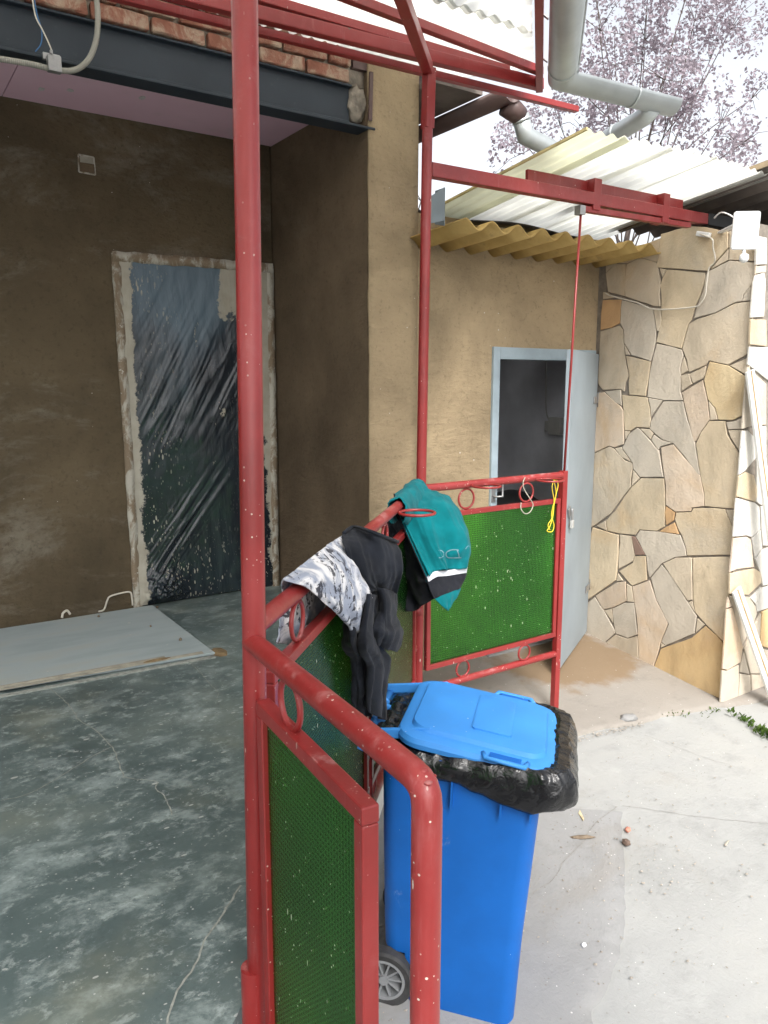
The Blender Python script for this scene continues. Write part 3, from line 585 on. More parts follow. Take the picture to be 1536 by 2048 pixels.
# warm concrete apron along the shed, its broken front edge proud of the yard
m = MB(); top = []
edge = [(2.2, 3.05), (2.6, 2.86), (2.95, 2.74), (3.1, 2.725), (3.3, 2.70), (3.45, 2.665), (3.55, 2.645), (3.7, 2.63), (3.85, 2.60), (4.0, 2.575), (4.15, 2.545), (4.3, 2.50), (4.6, 2.45), (5.5, 2.40)]
ed = []
for i, p in enumerate(spline([(x, y, 0) for x, y in edge], 6)):
    ed.append((p.x, p.y+.012*mnoise.noise(p*9)+.008*mnoise.noise(p*31)))
rows = []
for k, lift in ((0, -.03), (.0, .012), (.03, .018), (.15, .018), (.5, .016), (1, .012)):
    rows.append([(x, y+(3.75-y)*k+(.006 if lift > 0 and k == 0 else 0), yz(y+(3.75-y)*k)+lift) for x, y in ed])
m.grid(rows); tag(m.build('apron_pavement', 'apron', smooth=True), kind='structure')
# greyer slab with a ragged joint, canopy shade partly put into its grey
m = MB()
jl = [(1.55, .4), (1.66, .9), (1.80, 1.44), (1.93, 1.52), (2.05, 1.58), (2.144, 1.629), (2.28, 1.72), (2.42, 1.83), (2.55, 1.94), (2.68, 2.06), (2.80, 2.16)]
jp = [(p.x+.012*mnoise.noise(p*14), p.y+.012*mnoise.noise(p*17+Vector((4, 0, 0)))) for p in spline([(x, y, 0) for x, y in jl], 6)]
rows = []
for k, lift in ((0, -.02), (.0, .005), (.05, .009), (.5, .009), (1, .009)):
    rows.append([(x+((-.1+.62*(y-.4))-x)*k, y+(.5*(y-.4)+.45)*k*.9, yz(y+(.5*(y-.4)+.45)*k*.9)+lift) for x, y in jp])
m.grid(rows); tag(m.build('slab_pavement', 'slab', smooth=True), kind='structure')


outl = [(-2.5, -3), (.545, -3), (.545, 1.42), (2.09, 2.96), (2.385, 3.69), (2.385, 4.86), (-2.5, 4.86)]
m = MB(); m.prism(outl, -.05, 0)
pf = tag(m.build('porch_floor', 'screed'), kind='structure')
inl = [(-2.5, -2.98), (.535, -2.98), (.535, 1.425), (2.075, 2.965), (2.37, 3.70), (2.37, 4.8), (-2.5, 4.8)]
m = MB(); m.prism(inl, -1.3, -.051)
tag(m.build('porch_plinth_wall', 'white_wall'), kind='structure')
def ribbon(pts, wd, name, mat, parent, z):
    m = MB(); P = spline(pts, 5); L_, R_ = [], []
    for i, p in enumerate(P):
        d = (P[min(i+1, len(P)-1)]-P[max(i-1, 0)]); d.z = 0; d.normalize(); n = Vector((-d.y, d.x, 0))
        j = n*(.006*mnoise.noise(p*30)); w_ = wd*(.5+.6*abs(mnoise.noise(p*22)))
        L_.append((p.x+j.x+n.x*w_, p.y+j.y+n.y*w_, z)); R_.append((p.x+j.x-n.x*w_, p.y+j.y-n.y*w_, z))
    m.grid([L_, R_]); return m.build(name, mat, parent)
for c_, w_, l_ in ((YC1, .0025, .0125), (YC2, .0014, .003), (YC3, .0012, .003)):
    r_ = ribbon(c_, w_, 'crack', 'yard_crack', yg, 0)
    for v in r_.data.vertices: v.co.z = yz(v.co.y)+l_
for i, (c_, w_) in enumerate(((CRACK1, .0028), (CRACK2, .0022), (CRACK3, .002), (CRACK4, .0042))):
    ribbon(c_, w_, 'crack', 'crack', pf, .003)

# ================================================================ HOUSE
house = thing('house', (0, 4.85, 0), 'clay plastered house with recessed porch and rough brick band over a steel beam', 'house')
D0, D1, DZ = 1.345, 2.375, 2.175      # covered doorway
m = MB()
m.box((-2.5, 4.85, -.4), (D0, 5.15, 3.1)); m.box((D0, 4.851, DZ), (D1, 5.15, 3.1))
back_wall = m.build('back_wall', 'plaster_in_shade', house)
# side wall and pier
def wavy_face(fn, nu, nv):
    return [[fn(i/nu, j/nv) for i in range(nu+1)] for j in range(nv+1)]
m = MB(); m.box((2.386, 3.70, -.5), (2.71, 5.15, 3.12)); m.build('side_wall', 'plaster_side_shade', house)
m = MB()
m.grid(wavy_face(lambda u, v: (2.385+.33*u+(.006*mnoise.noise(Vector((0, 0, v*22))) if u == 0 else 0), 3.688+.003*mnoise.noise(Vector((u*4, v*9, 2))), -.5+3.58*v), 6, 60))
m.build('pier', 'plaster_out', house, smooth=True, solid=.012)
m = MB(); m.box((2.5, 3.705, -.5), (2.715, 3.9, 3.08)); m.build('pier_core', 'plaster_out', house)
# pink ceiling boards
for x0, x1 in ((-2.5, -.35), (-.345, .795), (.80, 2.384)):
    MB().box((x0, 3.80, 2.93), (x1, 4.849, 2.945)).build('ceiling_board', 'pink', house)
for x, y in ((.95, 4.62), (1.08, 4.55), (1.02, 4.25), (1.43, 4.45), (1.62, 4.2), (1.95, 4.35)):
    m = MB(); m.prism([(x+.02*math.cos(a*.7)*random.uniform(.6, 1.2), y+.03*math.sin(a*.7)*random.uniform(.6, 1.2)) for a in range(9)], 2.9275, 2.9295)
    m.build('filler_dab', 'filler', house)
# unseen roof slab and left wall added to keep light out, plus house mass
MB().box((-2.7, 3.72, 3.20), (2.72, 9.2, 3.34)).build('light_block_roof', 'fibre_dark', house)
MB().box((-2.7, 3.70, -.4), (-2.5, 9, 3.19)).build('light_block_wall', 'plaster_in_shade', house)
MB().box((-2.49, 5.16, -.4), (2.70, 9, 3.19)).build('inner_mass', 'plaster_side_shade', house)
# dark soffit over the side of the house
MB().box((2.72, 3.55, 3.0), (3.06, 9, 3.03)).build('soffit', 'fibre_dark', house)
MB().box((2.3, 3.695, 3.03), (3.06, 3.73, 3.16)).build('fascia_board', 'gutter_brown', house)
# rough lintel band behind the bricks
m = MB()
m.grid(wavy_face(lambda u, v: (-2.4+4.79*u, 3.735+.006*mnoise.noise(Vector((u*60, v*5, 0))), 2.95+.25*v), 160, 8))
m.build('mortar_bed', 'brick_mortar', house, smooth=True, solid=.02)
# bricks one by one, alike pieces share mesh data
bm_ = []
for k in range(5):
    b = MB(); q = bmesh.new(); bmesh.ops.create_cube(q, size=1)
    bmesh.ops.scale(q, vec=(.248, .06, .064), verts=q.verts); bmesh.ops.bevel(q, geom=q.edges[:]+q.verts[:], offset=.006, segments=1, affect='EDGES')
    bmesh.ops.subdivide_edges(q, edges=[e for e in q.edges if e.calc_length() > .1], cuts=3)
    for v in q.verts: v.co += Vector((random.uniform(-1, 1), random.uniform(-1, 1), random.uniform(-1, 1)))*.0028
    me = bpy.data.meshes.new('brick'); q.to_mesh(me); q.free(); me.materials.append(MAT['brick']); bm_.append(me)
rowz = (2.985, 3.062, 3.139)
for r, z in enumerate(rowz):
    x = -2.3+(.13 if r % 2 else 0)
    while x < (2.33, 2.30, 2.36)[r]:
        if not (r == 0 and 1.44 < x < 1.62):
            o = bpy.data.objects.new('brick', random.choice(bm_)); col.objects.link(o); o.parent = house
            L_ = .262; cut = 1.0
            if x+.13 > 2.36: cut = .5
            o.location = Vector((x+(0 if cut == 1 else -.06), 3.722+random.uniform(-.008, .006), z+random.uniform(-.003, .003)))-house.location
            o.scale = (cut*random.uniform(.97, 1), 1, random.uniform(.95, 1.02)); o.rotation_euler = (random.uniform(-.04, .04), random.uniform(-.015, .015), random.uniform(-.03, .03))
        x += .262
# broken corner where the beam beds in
m = MB(); pts = []
q = bmesh.new(); bmesh.ops.create_icosphere(q, subdivisions=3, radius=1)
for v in q.verts:
    p = v.co*(1+.25*mnoise.noise(v.co*2.3)); v.co = Vector((2.345+.06*p.x, 3.745+.05*p.y, 2.87+.095*p.z))
me = bpy.data.meshes.new('mortar_patch'); q.to_mesh(me); q.free(); me.materials.append(MAT['brick_mortar'])
o = bpy.data.objects.new('mortar_patch', me); col.objects.link(o); o.parent = house; o.location = -house.location
MB().bar((2.396, 3.672, 3.02), (2.388, 3.672, 2.78), .012, .02).build('broken_edge', 'gutter_brown', house)

beam = thing('steel_beam', (0, 3.74, 2.74), 'dark blue grey steel beam carrying the brick band over the porch', 'beam')
MB().box((-2.4, 3.735, 2.752), (2.295, 3.747, 2.937)).build('web', 'beam', beam)
MB().box((-2.4, 3.675, 2.739), (2.425, 3.798, 2.752)).build('bottom_flange', 'beam', beam, bevel=.004)
MB().box((-2.4, 3.70, 2.937), (2.295, 3.798, 2.948)).build('top_flange', 'beam', beam, bevel=.003)
MB().bar((-2.4, 3.728, 2.765), (2.295, 3.728, 2.765), .014, .026).build('weld_fillet', 'beam', beam, bevel=.006)

# conduit and loose wires
P = spline(CONDUIT, 60)
m = MB(); m.tube(P, .0105, 10, True, lambda k: .0105+(.0016 if (k//2) % 2 else 0))
tag(m.build('conduit_hose', 'conduit', smooth=True), 'grey ribbed conduit hose looping up in front of the steel beam', 'conduit hose')
jb = thing('junction_clip', (.8, 3.62, 2.68), 'small grey clip box hanging where the conduit meets the beam', 'clip box')
MB().box((.775, 3.600, 2.672), (.828, 3.636, 2.735)).build('clip_body', 'galv', jb, bevel=.004)
MB().box((.765, 3.640, 2.725), (.832, 3.660, 2.752)).build('clip_tab', 'galv', jb, bevel=.002)
MB().box((.785, 3.596, 2.735), (.795, 3.612, 2.75)).build('screw', 'galv', jb)
tag(MB().tube(spline(WIRE_WHITE, 8), .0028, 6).build('wire', 'cable', smooth=True), 'thin white wire dropping into the clip box below the beam', 'wire')
tag(MB().tube(spline(WIRE_BLUE, 8), .0026, 6).build('wire', 'wire_blue', smooth=True), 'short blue wire end dangling in front of the beam', 'wire')
# old socket hole in the back wall
sk = thing('socket_hole', (1.215, 4.85, 2.65), 'square broken socket hole high on the brown back wall', 'socket hole')
m = MB(); q = [(1.172, 2.600), (1.262, 2.596), (1.258, 2.69), (1.174, 2.694)]
for a, b in zip(q, q[1:]+q[:1]): m.bar((a[0], 4.848, a[1]), (b[0], 4.848, b[1]), .008, .006, (0, 1, 0))
m.build('rim', 'chipped', sk)
MB().box((1.176, 4.838, 2.602), (1.258, 4.8495, 2.652)).build('plaster_plug', 'plaster_side_shade', sk, bevel=.004)
MB().box((1.182, 4.845, 2.642), (1.253, 4.8492, 2.688)).build('hole_back', 'lath', sk)

# ================================================================ COVERED DOORWAY
dw = thing('covered_doorway', (1.86, 4.85, 0), 'doorway in the porch covered with plaster splashed black plastic film', 'doorway')
def rough_strip(p0, p1, wd, name, mat, dep=.02):
    p0 = Vector(p0); p1 = Vector(p1); d = (p1-p0).normalized(); s_ = d.cross(Vector((0, 1, 0))); n = 40; rows = []
    for a in (-1, -.98, .98, 1):
        r_ = []
        for i in range(n+1):
            p = p0+(p1-p0)*(i/n)+s_*a*wd/2*(1+.22*mnoise.noise(Vector((i*.5, a*3, wd*90))))
            r_.append((p.x, p.y-(dep if abs(a) < .99 else 0)-.004*mnoise.noise(p*20), p.z))
        rows.append(r_)
    return MB().grid(rows).build(name, mat, dw, smooth=True)
rough_strip((1.372, 4.852, .0), (1.352, 4.852, 2.17), .05, 'jamb', 'chipped')
rough_strip((2.342, 4.852, .0), (2.352, 4.852, 2.18), .05, 'jamb', 'chipped')
rough_strip((1.33, 4.851, 2.15), (2.37, 4.851, 2.165), .06, 'head', 'chipped', .024)
rows = []
NX, NZ = 150, 300
for j in range(NZ+1):
    r_ = []
    for i in range(NX+1):
        u, v = i/NX, j/NZ; x = 1.385-.018*v+(2.33-1.385+.02*v)*u; z = .012+2.12*v
        d = 0
        # creases pulled from the left edge up to the right, uneven and crossing
        dx, dz = x-1.42, z-.92; rr = math.hypot(dx, dz)
        an = math.degrees(math.atan2(dz, dx)) if rr > .01 else 0
        s_ = dx*.84-dz*.54+.10*(an-50)/40*rr; q_ = dx*.54+dz*.84
        wgt = max(0, min(1, (an-8)/22))*max(0, min(1, (95-an)/20))*max(0, min(1, (rr-.10)/.25))*max(0, min(1, (1.2-rr)/.55))
        r1 = 1-2.4*abs(mnoise.noise(Vector((s_*17, q_*1.5, 1)))); r2 = 1-2.4*abs(mnoise.noise(Vector((s_*38+q_*2, q_*2.6, 6))))
        d += wgt*(.011*r1+.0055*r2)*(.45+.9*abs(mnoise.noise(Vector((x*2.4, z*2.4, 11)))))
        s_ = (x-1.42)*.80-(z-.12)*.60; q_ = (x-1.42)*.60+(z-.12)*.80
        wgt = math.exp(-((s_+.02)/.10)**2)*max(0, min(1, q_/.15))*max(0, min(1, (1.05-q_)/.5))
        d += wgt*(.012*(1-2.4*abs(mnoise.noise(Vector((s_*14, q_*1.3, 4)))))+.005*(1-2.4*abs(mnoise.noise(Vector((s_*36, q_*2.2, 9))))))
        d += .010*mnoise.noise(Vector((x*4, z*2.2, 0)))+.0035*mnoise.noise(Vector((x*16, z*9, 5)))
        # crumpled end bulging at the lower left
        e = math.exp(-((x-1.52)/.13)**2-((z-.10)/.10)**2)
        d += e*(.085+.035*mnoise.noise(Vector((x*26, z*26, 2)))+.02*mnoise.noise(Vector((x*60, z*60, 2))))
        edge = min(1, min(u, 1-u, v*2, (1-v)*2)/.04)
        r_.append((x, 4.838-d*(.2+.8*edge)-.004, z))
    rows.append(r_)
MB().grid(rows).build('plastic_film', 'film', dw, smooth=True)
MB().box((1.34, 4.855, 0), (2.376, 5.149, DZ)).build('door_leaf', 'black', dw)
# light clean edge of frame left of the film
MB().bar((1.358, 4.846, .0), (1.336, 4.846, 2.17), .010, .014, (0, 1, 0)).build('frame_edge', 'white_board', dw)

# pale board lying along the wall, laths on its front edge
fb = thing('floor_board', (.3, 4.3, 0), 'large pale blue grey board lying flat on the porch floor along the wall', 'board')
m = MB(); m.prism([(-1.6, 3.86), (.43, 3.815), (1.445, 3.73), (1.452, 4.80), (-1.6, 4.825)], .002, .014)
m.build('panel', 'board_pale', fb, bevel=.003)
m = MB(); m.bar((-1.6, 3.895, .0165), (1.39, 3.760, .0165), .035, .004); m.build('lath', 'lath', fb, bevel=.002)
m = MB(); m.bar((.15, 3.845, .018), (1.20, 3.80, .0175), .018, .006); m.build('splinter', 'lath', fb, bevel=.001)
m = MB(); m.bar((-1.6, 3.845, .003), (1.43, 3.70, .003), .03, .006); m.build('dust_line', 'crack', fb)
def heap(name, c, rx, ry, h, mat, n=10, seed=0):
    m = MB(); rows = []
    for j in range(5):
        f = j/4; rows.append([(c[0]+rx*(1-f)*math.cos(2*math.pi*i/24)*(1+.35*mnoise.noise(Vector((math.cos(i/24*6.28)*2, math.sin(i/24*6.28)*2, seed)))), c[1]+ry*(1-f)*math.sin(2*math.pi*i/24)*(1+.35*mnoise.noise(Vector((math.cos(i/24*6.28)*2, math.sin(i/24*6.28)*2, seed+5)))), c[2]+h*(1-(1-f)**2)) for i in range(24)])
    m.loft(rows, False, True); return m.build(name, mat, smooth=True)
tag(heap('sand_heap', (1.475, 3.76, .001), .045, .075, .010, 'sand', seed=1), 'little damp sand heap at the corner of the pale board', 'sand heap')
tag(heap('sand_heap', (1.15, 3.775, .0185), .07, .018, .006, 'sand', seed=3), 'thin smear of sand on the lath of the pale board', 'sand heap')
# bent white pipe at the foot of the doorway
m = MB(); m.tube(spline([(1.12, 4.80, .026), (1.155, 4.81, .03), (1.178, 4.815, .08), (1.20, 4.82, .105), (1.28, 4.825, .115), (1.325, 4.825, .11), (1.333, 4.825, .07), (1.335, 4.825, .024)], 6), .0055, 8)
tag(m.build('bent_pipe', 'cable', smooth=True), 'thin bent white pipe standing at the foot of the doorway', 'pipe')
m = MB(); m.tube(spline([(.905, 4.79, .024), (.915, 4.80, .05), (.94, 4.805, .06), (.955, 4.80, .035)], 5), .007, 8)
tag(m.build('pipe_stub', 'cable', smooth=True), 'short pale pipe stub poking out of the back wall at floor level', 'pipe')
for i, (x, y, s_) in enumerate(((1.30, 4.35, .008), (1.36, 4.02, .010), (1.10, 4.72, .009), (1.47, 4.76, .01))):
    q = bmesh.new(); bmesh.ops.create_icosphere(q, subdivisions=1, radius=s_)
    for v in q.verts: v.co *= random.uniform(.7, 1.2)
    me = bpy.data.meshes.new('crumb'); q.to_mesh(me); q.free(); me.materials.append(MAT['dead_bark'])
    o = bpy.data.objects.new('plaster_crumb', me); col.objects.link(o); o.location = (x, y, .014+s_*.6 if i < 3 else s_*.6)
    tag(o, ('tiny brown crumb in the middle of the pale board', 'brown crumb near the front corner of the pale board', 'brown crumb at the wall edge of the pale board', 'brown crumb on the floor just below the film bulge')[i], 'crumb', 'crumbs at the pale board')

# ================================================================ STONE FACED WALL
sw = thing('stone_wall', (4.25, 2.58, -.5), 'wall corner clad in irregular sand coloured stone slabs with dark joints', 'stone wall')
m = MB(); m.prism([(4.25, 2.57), (7.5, 2.57), (7.5, 5.9), (4.45, 5.9), (4.45, 3.71), (4.25, 3.71)], -.75, 2.285)
m.build('backing', 'mortar', sw)
def inset(poly, d):
    n = len(poly); ar = sum(poly[i][0]*poly[(i+1) % n][1]-poly[(i+1) % n][0]*poly[i][1] for i in range(n))
    if ar < 0: poly = poly[::-1]
    out = []
    for i in range(n):
        p = Vector(poly[i]); a = (p-Vector(poly[i-1])); b = (Vector(poly[(i+1) % n])-p)
        if a.length < 1e-6 or b.length < 1e-6: out.append(tuple(p)); continue
        a.normalize(); b.normalize(); na = Vector((-a.y, a.x)); nb = Vector((-b.y, b.x)); mm = na+nb
        if mm.length < .3: out.append(tuple(p+na*d)); continue
        mm.normalize(); out.append(tuple(p+mm*min(d/max(mm.dot(na), .35), d*2.2)))
    return out
def rough_poly(poly, amp, sd_):
    out = []
    n = len(poly)
    for i in range(n):
        a = Vector(poly[i]); b = Vector(poly[(i+1) % n]); L_ = (b-a).length; k = max(1, min(4, int(L_/.045)))
        for j in range(k):
            p = a+(b-a)*(j/k); q_ = Vector((p.x*40+sd_, p.y*40, sd_))
            out.append((p.x+amp*mnoise.noise(q_), p.y+amp*mnoise.noise(q_+Vector((9, 3, 1)))))
    return out
def slab_stone(poly, face, outw, ax, mat, sd_):
    base = rough_poly(inset([(p[0]/1000, p[1]/1000) for p in poly], .0012), .0025, sd_)
    rings = []
    th = .011+.005*mnoise.noise(Vector((sd_*3.3, 1, 2)))
    for d, h in ((0, 0), (0, th*.8), (.0022, th)):
        rr = inset(base, d) if d else base
        if d and len(rr) != len(base): rr = base
        if d: # keep ring order equal after inset
            pass
        rings.append([((face+outw*h, p[0], p[1]) if ax == 'x' else (p[0], face+outw*h, p[1])) for p in rr])
    m = MB(); m.loft(rings, True, True)
    return m.build('stone', 'stone_'+mat, sw)
for i, (c_, poly) in enumerate(STONES_A):
    pts = [(p[0], p[1]) for p in poly]
    ar = sum(pts[k][0]*pts[(k+1) % len(pts)][1]-pts[(k+1) % len(pts)][0]*pts[k][1] for k in range(len(pts)))
    if ar < 0: pts = pts[::-1]
    slab_stone(pts, 4.249, -1, 'x', c_, i+1)
for i, (c_, poly) in enumerate(STONES_B):
    pts = [(p[0], p[1]) for p in poly]
    ar = sum(pts[k][0]*pts[(k+1) % len(pts)][1]-pts[(k+1) % len(pts)][0]*pts[k][1] for k in range(len(pts)))
    if ar < 0: pts = pts[::-1]
    slab_stone(pts, 2.569, -1, 'y', c_, i+101)

# the same cladding carried on along the sunny face
rs = random.Random(21)
def gx(i, j):
    xb = 4.77+.24*i; zb = -.74+.25*j
    if 0 < i < 7: xb += rs.uniform(-.07, .07)
    if 0 < j < 12: zb += rs.uniform(-.07, .07)
    return (int(xb*1000), int(min(zb, 2.27)*1000))
GP = [[gx(i, j) for i in range(8)] for j in range(13)]
for j in range(12):
    for i in range(7):
        slab_stone([GP[j][i], GP[j][i+1], GP[j+1][i+1], GP[j+1][i]], 2.569, -1, 'y', rs.choice(('white', 'white', 'sand', 'tan', 'grey', 'peach', 'pink')), 300+i+j*9)

# ================================================================ SHED
shed = thing('shed', (3.5, 3.7, -.4), 'low clay plastered shed with an open steel door beside the stone wall', 'shed')
DX0, DX1, DTOP = 3.30, 4.235, 1.635
m = MB()
m.box((2.716, 3.694, -.6), (DX0, 3.86, 2.36)); m.box((DX0, 3.6945, DTOP), (4.249, 3.86, 2.36))
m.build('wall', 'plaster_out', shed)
m = MB()
m.box((DX0, 3.675, -.36), (DX0+.055, 3.80, DTOP)); jb_ = m.build('door_jamb', 'frame_blue', shed, bevel=.003)
MB().box((DX0+.056, 3.676, DTOP-.075), (4.235, 3.80, DTOP-.001)).build('door_head', 'frame_blue', shed, bevel=.003)
MB().box((4.19, 3.70, -.36), (4.2345, 3.80, DTOP-.076)).build('door_jamb', 'frame_blue', shed, bevel=.003)
MB().box((DX0, 3.66, -.5), (4.235, 3.86, -.36)).build('threshold', 'slab', shed, bevel=.004)
# hasp staple on the jamb
m = MB(); m.tube([(3.318, 3.672, .78), (3.318, 3.64, .78), (3.36, 3.63, .78), (3.36, 3.63, .70), (3.318, 3.64, .70), (3.318, 3.672, .70)], .006, 8)
m.build('hasp_staple', 'galv', jb_, smooth=True)
MB().box((3.304, 3.670, .66), (3.335, 3.6745, .80)).build('hasp_plate', 'galv', jb_)
# room behind
m = MB(); m.box((2.72, 5.85, -.5), (4.44, 5.9, 2.3)); m.build('back_room_wall', 'dark_room', shed)
m = MB(); m.box((4.40, 3.865, -.5), (4.445, 5.85, 2.3)); m.build('side_room_wall', 'dark_room', shed)
m = MB(); m.box((2.716, 3.865, -.5), (2.76, 5.85, 2.3)); m.build('side_room_wall', 'dark_room', shed)
MB().box((2.716, 3.861, -.52), (4.445, 5.9, -.45)).build('room_floor', 'slab', shed)
# open door leaf
H = Vector((4.225, 3.668, 0)); Fv = Vector((3.52, 3.256, 0)); dv = (Fv-H).normalized(); nv = Vector((dv.y, -dv.x, 0))
if nv.dot(Vector((0, -1, 0))) < 0: nv = -nv
leaf = MB().bar(tuple(H+Vector((0, 0, .625))), tuple(H+dv*.83+Vector((0, 0, .625))), .036, 1.965).build('door', 'door_grey', shed, bevel=.004)
for z in (.0, 1.25):
    MB().bar(tuple(H+nv*.022+Vector((0, 0, 1.30 if z else -.02))), tuple(H+dv*.13+nv*.022+Vector((0, 0, 1.30 if z else -.02))), .006, .045).build('hinge', 'galv', leaf, bevel=.001)
    MB().tube([tuple(H+nv*.03-dv*.008+Vector((0, 0, z+.0 if z else -.05))), tuple(H+nv*.03-dv*.008+Vector((0, 0, z+.10 if z else .03)))], .012, 10).build('hinge_pin', 'galv', leaf, smooth=True)
c0 = H+dv*.79+nv*.026
MB().bar(tuple(c0+Vector((0, 0, .66))), tuple(c0+dv*-.03+Vector((0, 0, .60))), .008, .05).build('hasp', 'galv', leaf)
pk = c0-dv*.03+nv*.012
MB().tube(spline([tuple(pk+Vector((0, 0, .57))), tuple(pk+Vector((0, 0, .63))), tuple(pk-dv*.012+Vector((0, 0, .648))), tuple(pk-dv*.026+Vector((0, 0, .63))), tuple(pk-dv*.026+Vector((0, 0, .575)))], 5), .004, 8).build('padlock_shackle', 'galv', leaf, smooth=True)
MB().bar(tuple(pk-dv*.034+Vector((0, 0, .552))), tuple(pk+dv*.008+Vector((0, 0, .552))), .018, .05).build('padlock_body', 'meter', leaf, bevel=.004)
# things inside the shed
mb = thing('meter_box', (4.38, 4.15, 1.1), 'grey meter box on the dark wall inside the shed', 'meter box')
MB().box((4.33, 4.08, 1.03), (4.398, 4.20, 1.16)).build('case', 'meter', mb, bevel=.006)
MB().box((4.345, 4.201, 1.05), (4.398, 4.25, 1.13)).build('connector', 'meter', mb, bevel=.006)
MB().tube(spline([(4.375, 4.23, 1.13), (4.37, 4.26, 1.22), (4.375, 4.28, 1.5), (4.385, 4.29, 1.9), (4.385, 4.29, 2.25)], 6), .006, 6).build('cable', 'meter', mb, smooth=True)
tb = thing('dark_tub', (3.95, 4.17, -.45), 'rounded black tub standing in the dark just inside the shed', 'tub')
q = []
for z, r_ in ((-.449, .24), (-.2, .27), (.3, .29), (.45, .28), (.55, .22), (.61, .13), (.635, .04)):
    q.append([(3.95+r_*math.cos(2*math.pi*k/28), 4.17+r_*math.sin(2*math.pi*k/28), z) for k in range(28)])
MB().loft(q).build('drum', 'black', tb, smooth=True)
MB().ring((3.95, 4.17, .38), (0, 0, 1), .288, .012).build('rim', 'black', tb, smooth=True)

# ---- shed roof: yellowed fibre cement with its wave cut edge over the door
def corrug(x0, x1, yfun, zfun, pitch, amp, nrow=3, ph=0, per=10):
    rows = []; n = int((x1-x0)/pitch*per)
    for j in range(nrow+1):
        r_ = []
        for i in range(n+1):
            x = x0+(x1-x0)*i/n; ya, yb = yfun(x); y = ya+(yb-ya)*j/nrow
            r_.append((x, y, zfun(x, y)+amp*math.cos(2*math.pi*(x-ph)/pitch)))
        rows.append(r_)
    return MB().grid(rows)
ra = lambda x, y: 2.215-.05*(y-3.2)+.012*(x-2.7)
m = corrug(2.66, 4.245, lambda x: (3.2, 3.693), ra, .183, .026, 3, 2.66, 12)
sra = m.build('eaves_sheet', 'fibre_yellow', shed, smooth=True, solid=.007)
m = corrug(2.72, 4.44, lambda x: (3.865, 6.1), lambda x, y: 2.40-.02*(y-3.9), .183, .024, 3, 2.66, 12)
m.build('roof_sheet', 'fibre_dark', shed, smooth=True, solid=.007)
m = corrug(2.76, 3.62, lambda x: (3.27, 3.40), lambda x, y: 2.262, .9, .012, 2, 3.1, 20)
m.build('bitumen_strip', 'black_rubber_strip', shed, smooth=True, solid=.004)
m = MB(); m.prism([(3.25, 2.20), (3.25, 2.385), (3.33, 2.385), (3.33, 2.22)], 2.5625, 2.5655, 'x'); m.prism([(2.45, 2.195), (2.562, 2.225), (2.556, 2.385), (2.47, 2.33)], 3.245, 3.249, 'y')
m.build('flashing', 'flash', shed)

# ---- high lean-to roof over the gap: milky sheets, dark fibre cement at the stone wall
lt = thing('lean_to_roof', (3.5, 2.95, 2.47), 'blown out milky corrugated lean-to roof between shed and stone wall', 'roof')
rb = lambda x, y: 2.485-.13*(y-2.95)
edges_x = [(2.84, 3.12), (3.08, 3.44), (3.40, 3.78), (3.74, 4.34)]
for i, (a, b) in enumerate(edges_x):
    m = corrug(a, b, lambda x: (2.56+.02*math.sin(x*3), 3.84), lambda x, y, i=i: rb(x, y)+.004*i, .076, .009, 4, 2.7, 8)
    m.build('roof_sheet', 'grp_green' if i == 0 else 'grp', lt, smooth=True, solid=.0025)
m = MB(); m.bar((2.835, 2.57, rb(0, 2.57)+.004), (2.83, 3.66, rb(0, 3.66)+.004), .012, .012); m.build('yellowed_edge', 'grp_edge', lt)
m = corrug(4.22, 5.6, lambda x: (2.30, 3.60), lambda x, y: rb(x, y)+.035, .183, .025, 3, 4.24, 12)
m.build('roof_sheet', 'fibre_dark', lt, smooth=True, solid=.008)
m = MB(); m.bar((4.205, 2.30, rb(0, 2.30)+.045), (4.205, 3.60, rb(0, 3.60)+.045), .012, .03); m.build('sheet_edge', 'fibre_edge', lt)

# ---- timber beam that carries it
tbm = thing('timber_beam', (2.2, 2.95, 2.35), 'faded red timber beam running from railing post to stone wall', 'beam')
m = MB(); m.bar((2.235, 2.95, 2.356), (4.30, 2.95, 2.375), .05, .062); m.build('beam', 'timber_red', tbm, bevel=.004)
m = MB(); m.bar((4.301, 2.95, 2.3755), (4.60, 2.95, 2.378), .055, .07); m.build('black_end', 'black', tbm, bevel=.004)  # last length of the beam, coloured black
m = MB(); m.bar((2.87, 2.985, 2.428), (4.12, 2.985, 2.438), .02, .062); m.build('packing_plank', 'timber_red', tbm, bevel=.002)
for x in (3.325, 3.90):
    MB().bar((x, 2.967, 2.31), (x+.005, 2.967, 2.468), .055, .085, (0, 1, 0)).build('clamp_block', 'timber_red', tbm, bevel=.003)
m = MB(); m.bar((3.22, 2.95, 2.308), (4.15, 2.95, 2.325), .035, .028); m.build('under_batten', 'timber_red', tbm, bevel=.002)
m = MB(); m.bar((3.205, 2.95, 2.30), (3.245, 2.95, 2.3005), .04, .045); m.build('bracket', 'galv', tbm)
m = MB(); m.tube([(3.232, 2.95, 2.30), (3.178, 2.948, .925)], .0065, 10)
tag(m.build('hanger_rod', 'red', smooth=True), 'thin red steel rod from the timber beam down to the railing end post', 'rod')

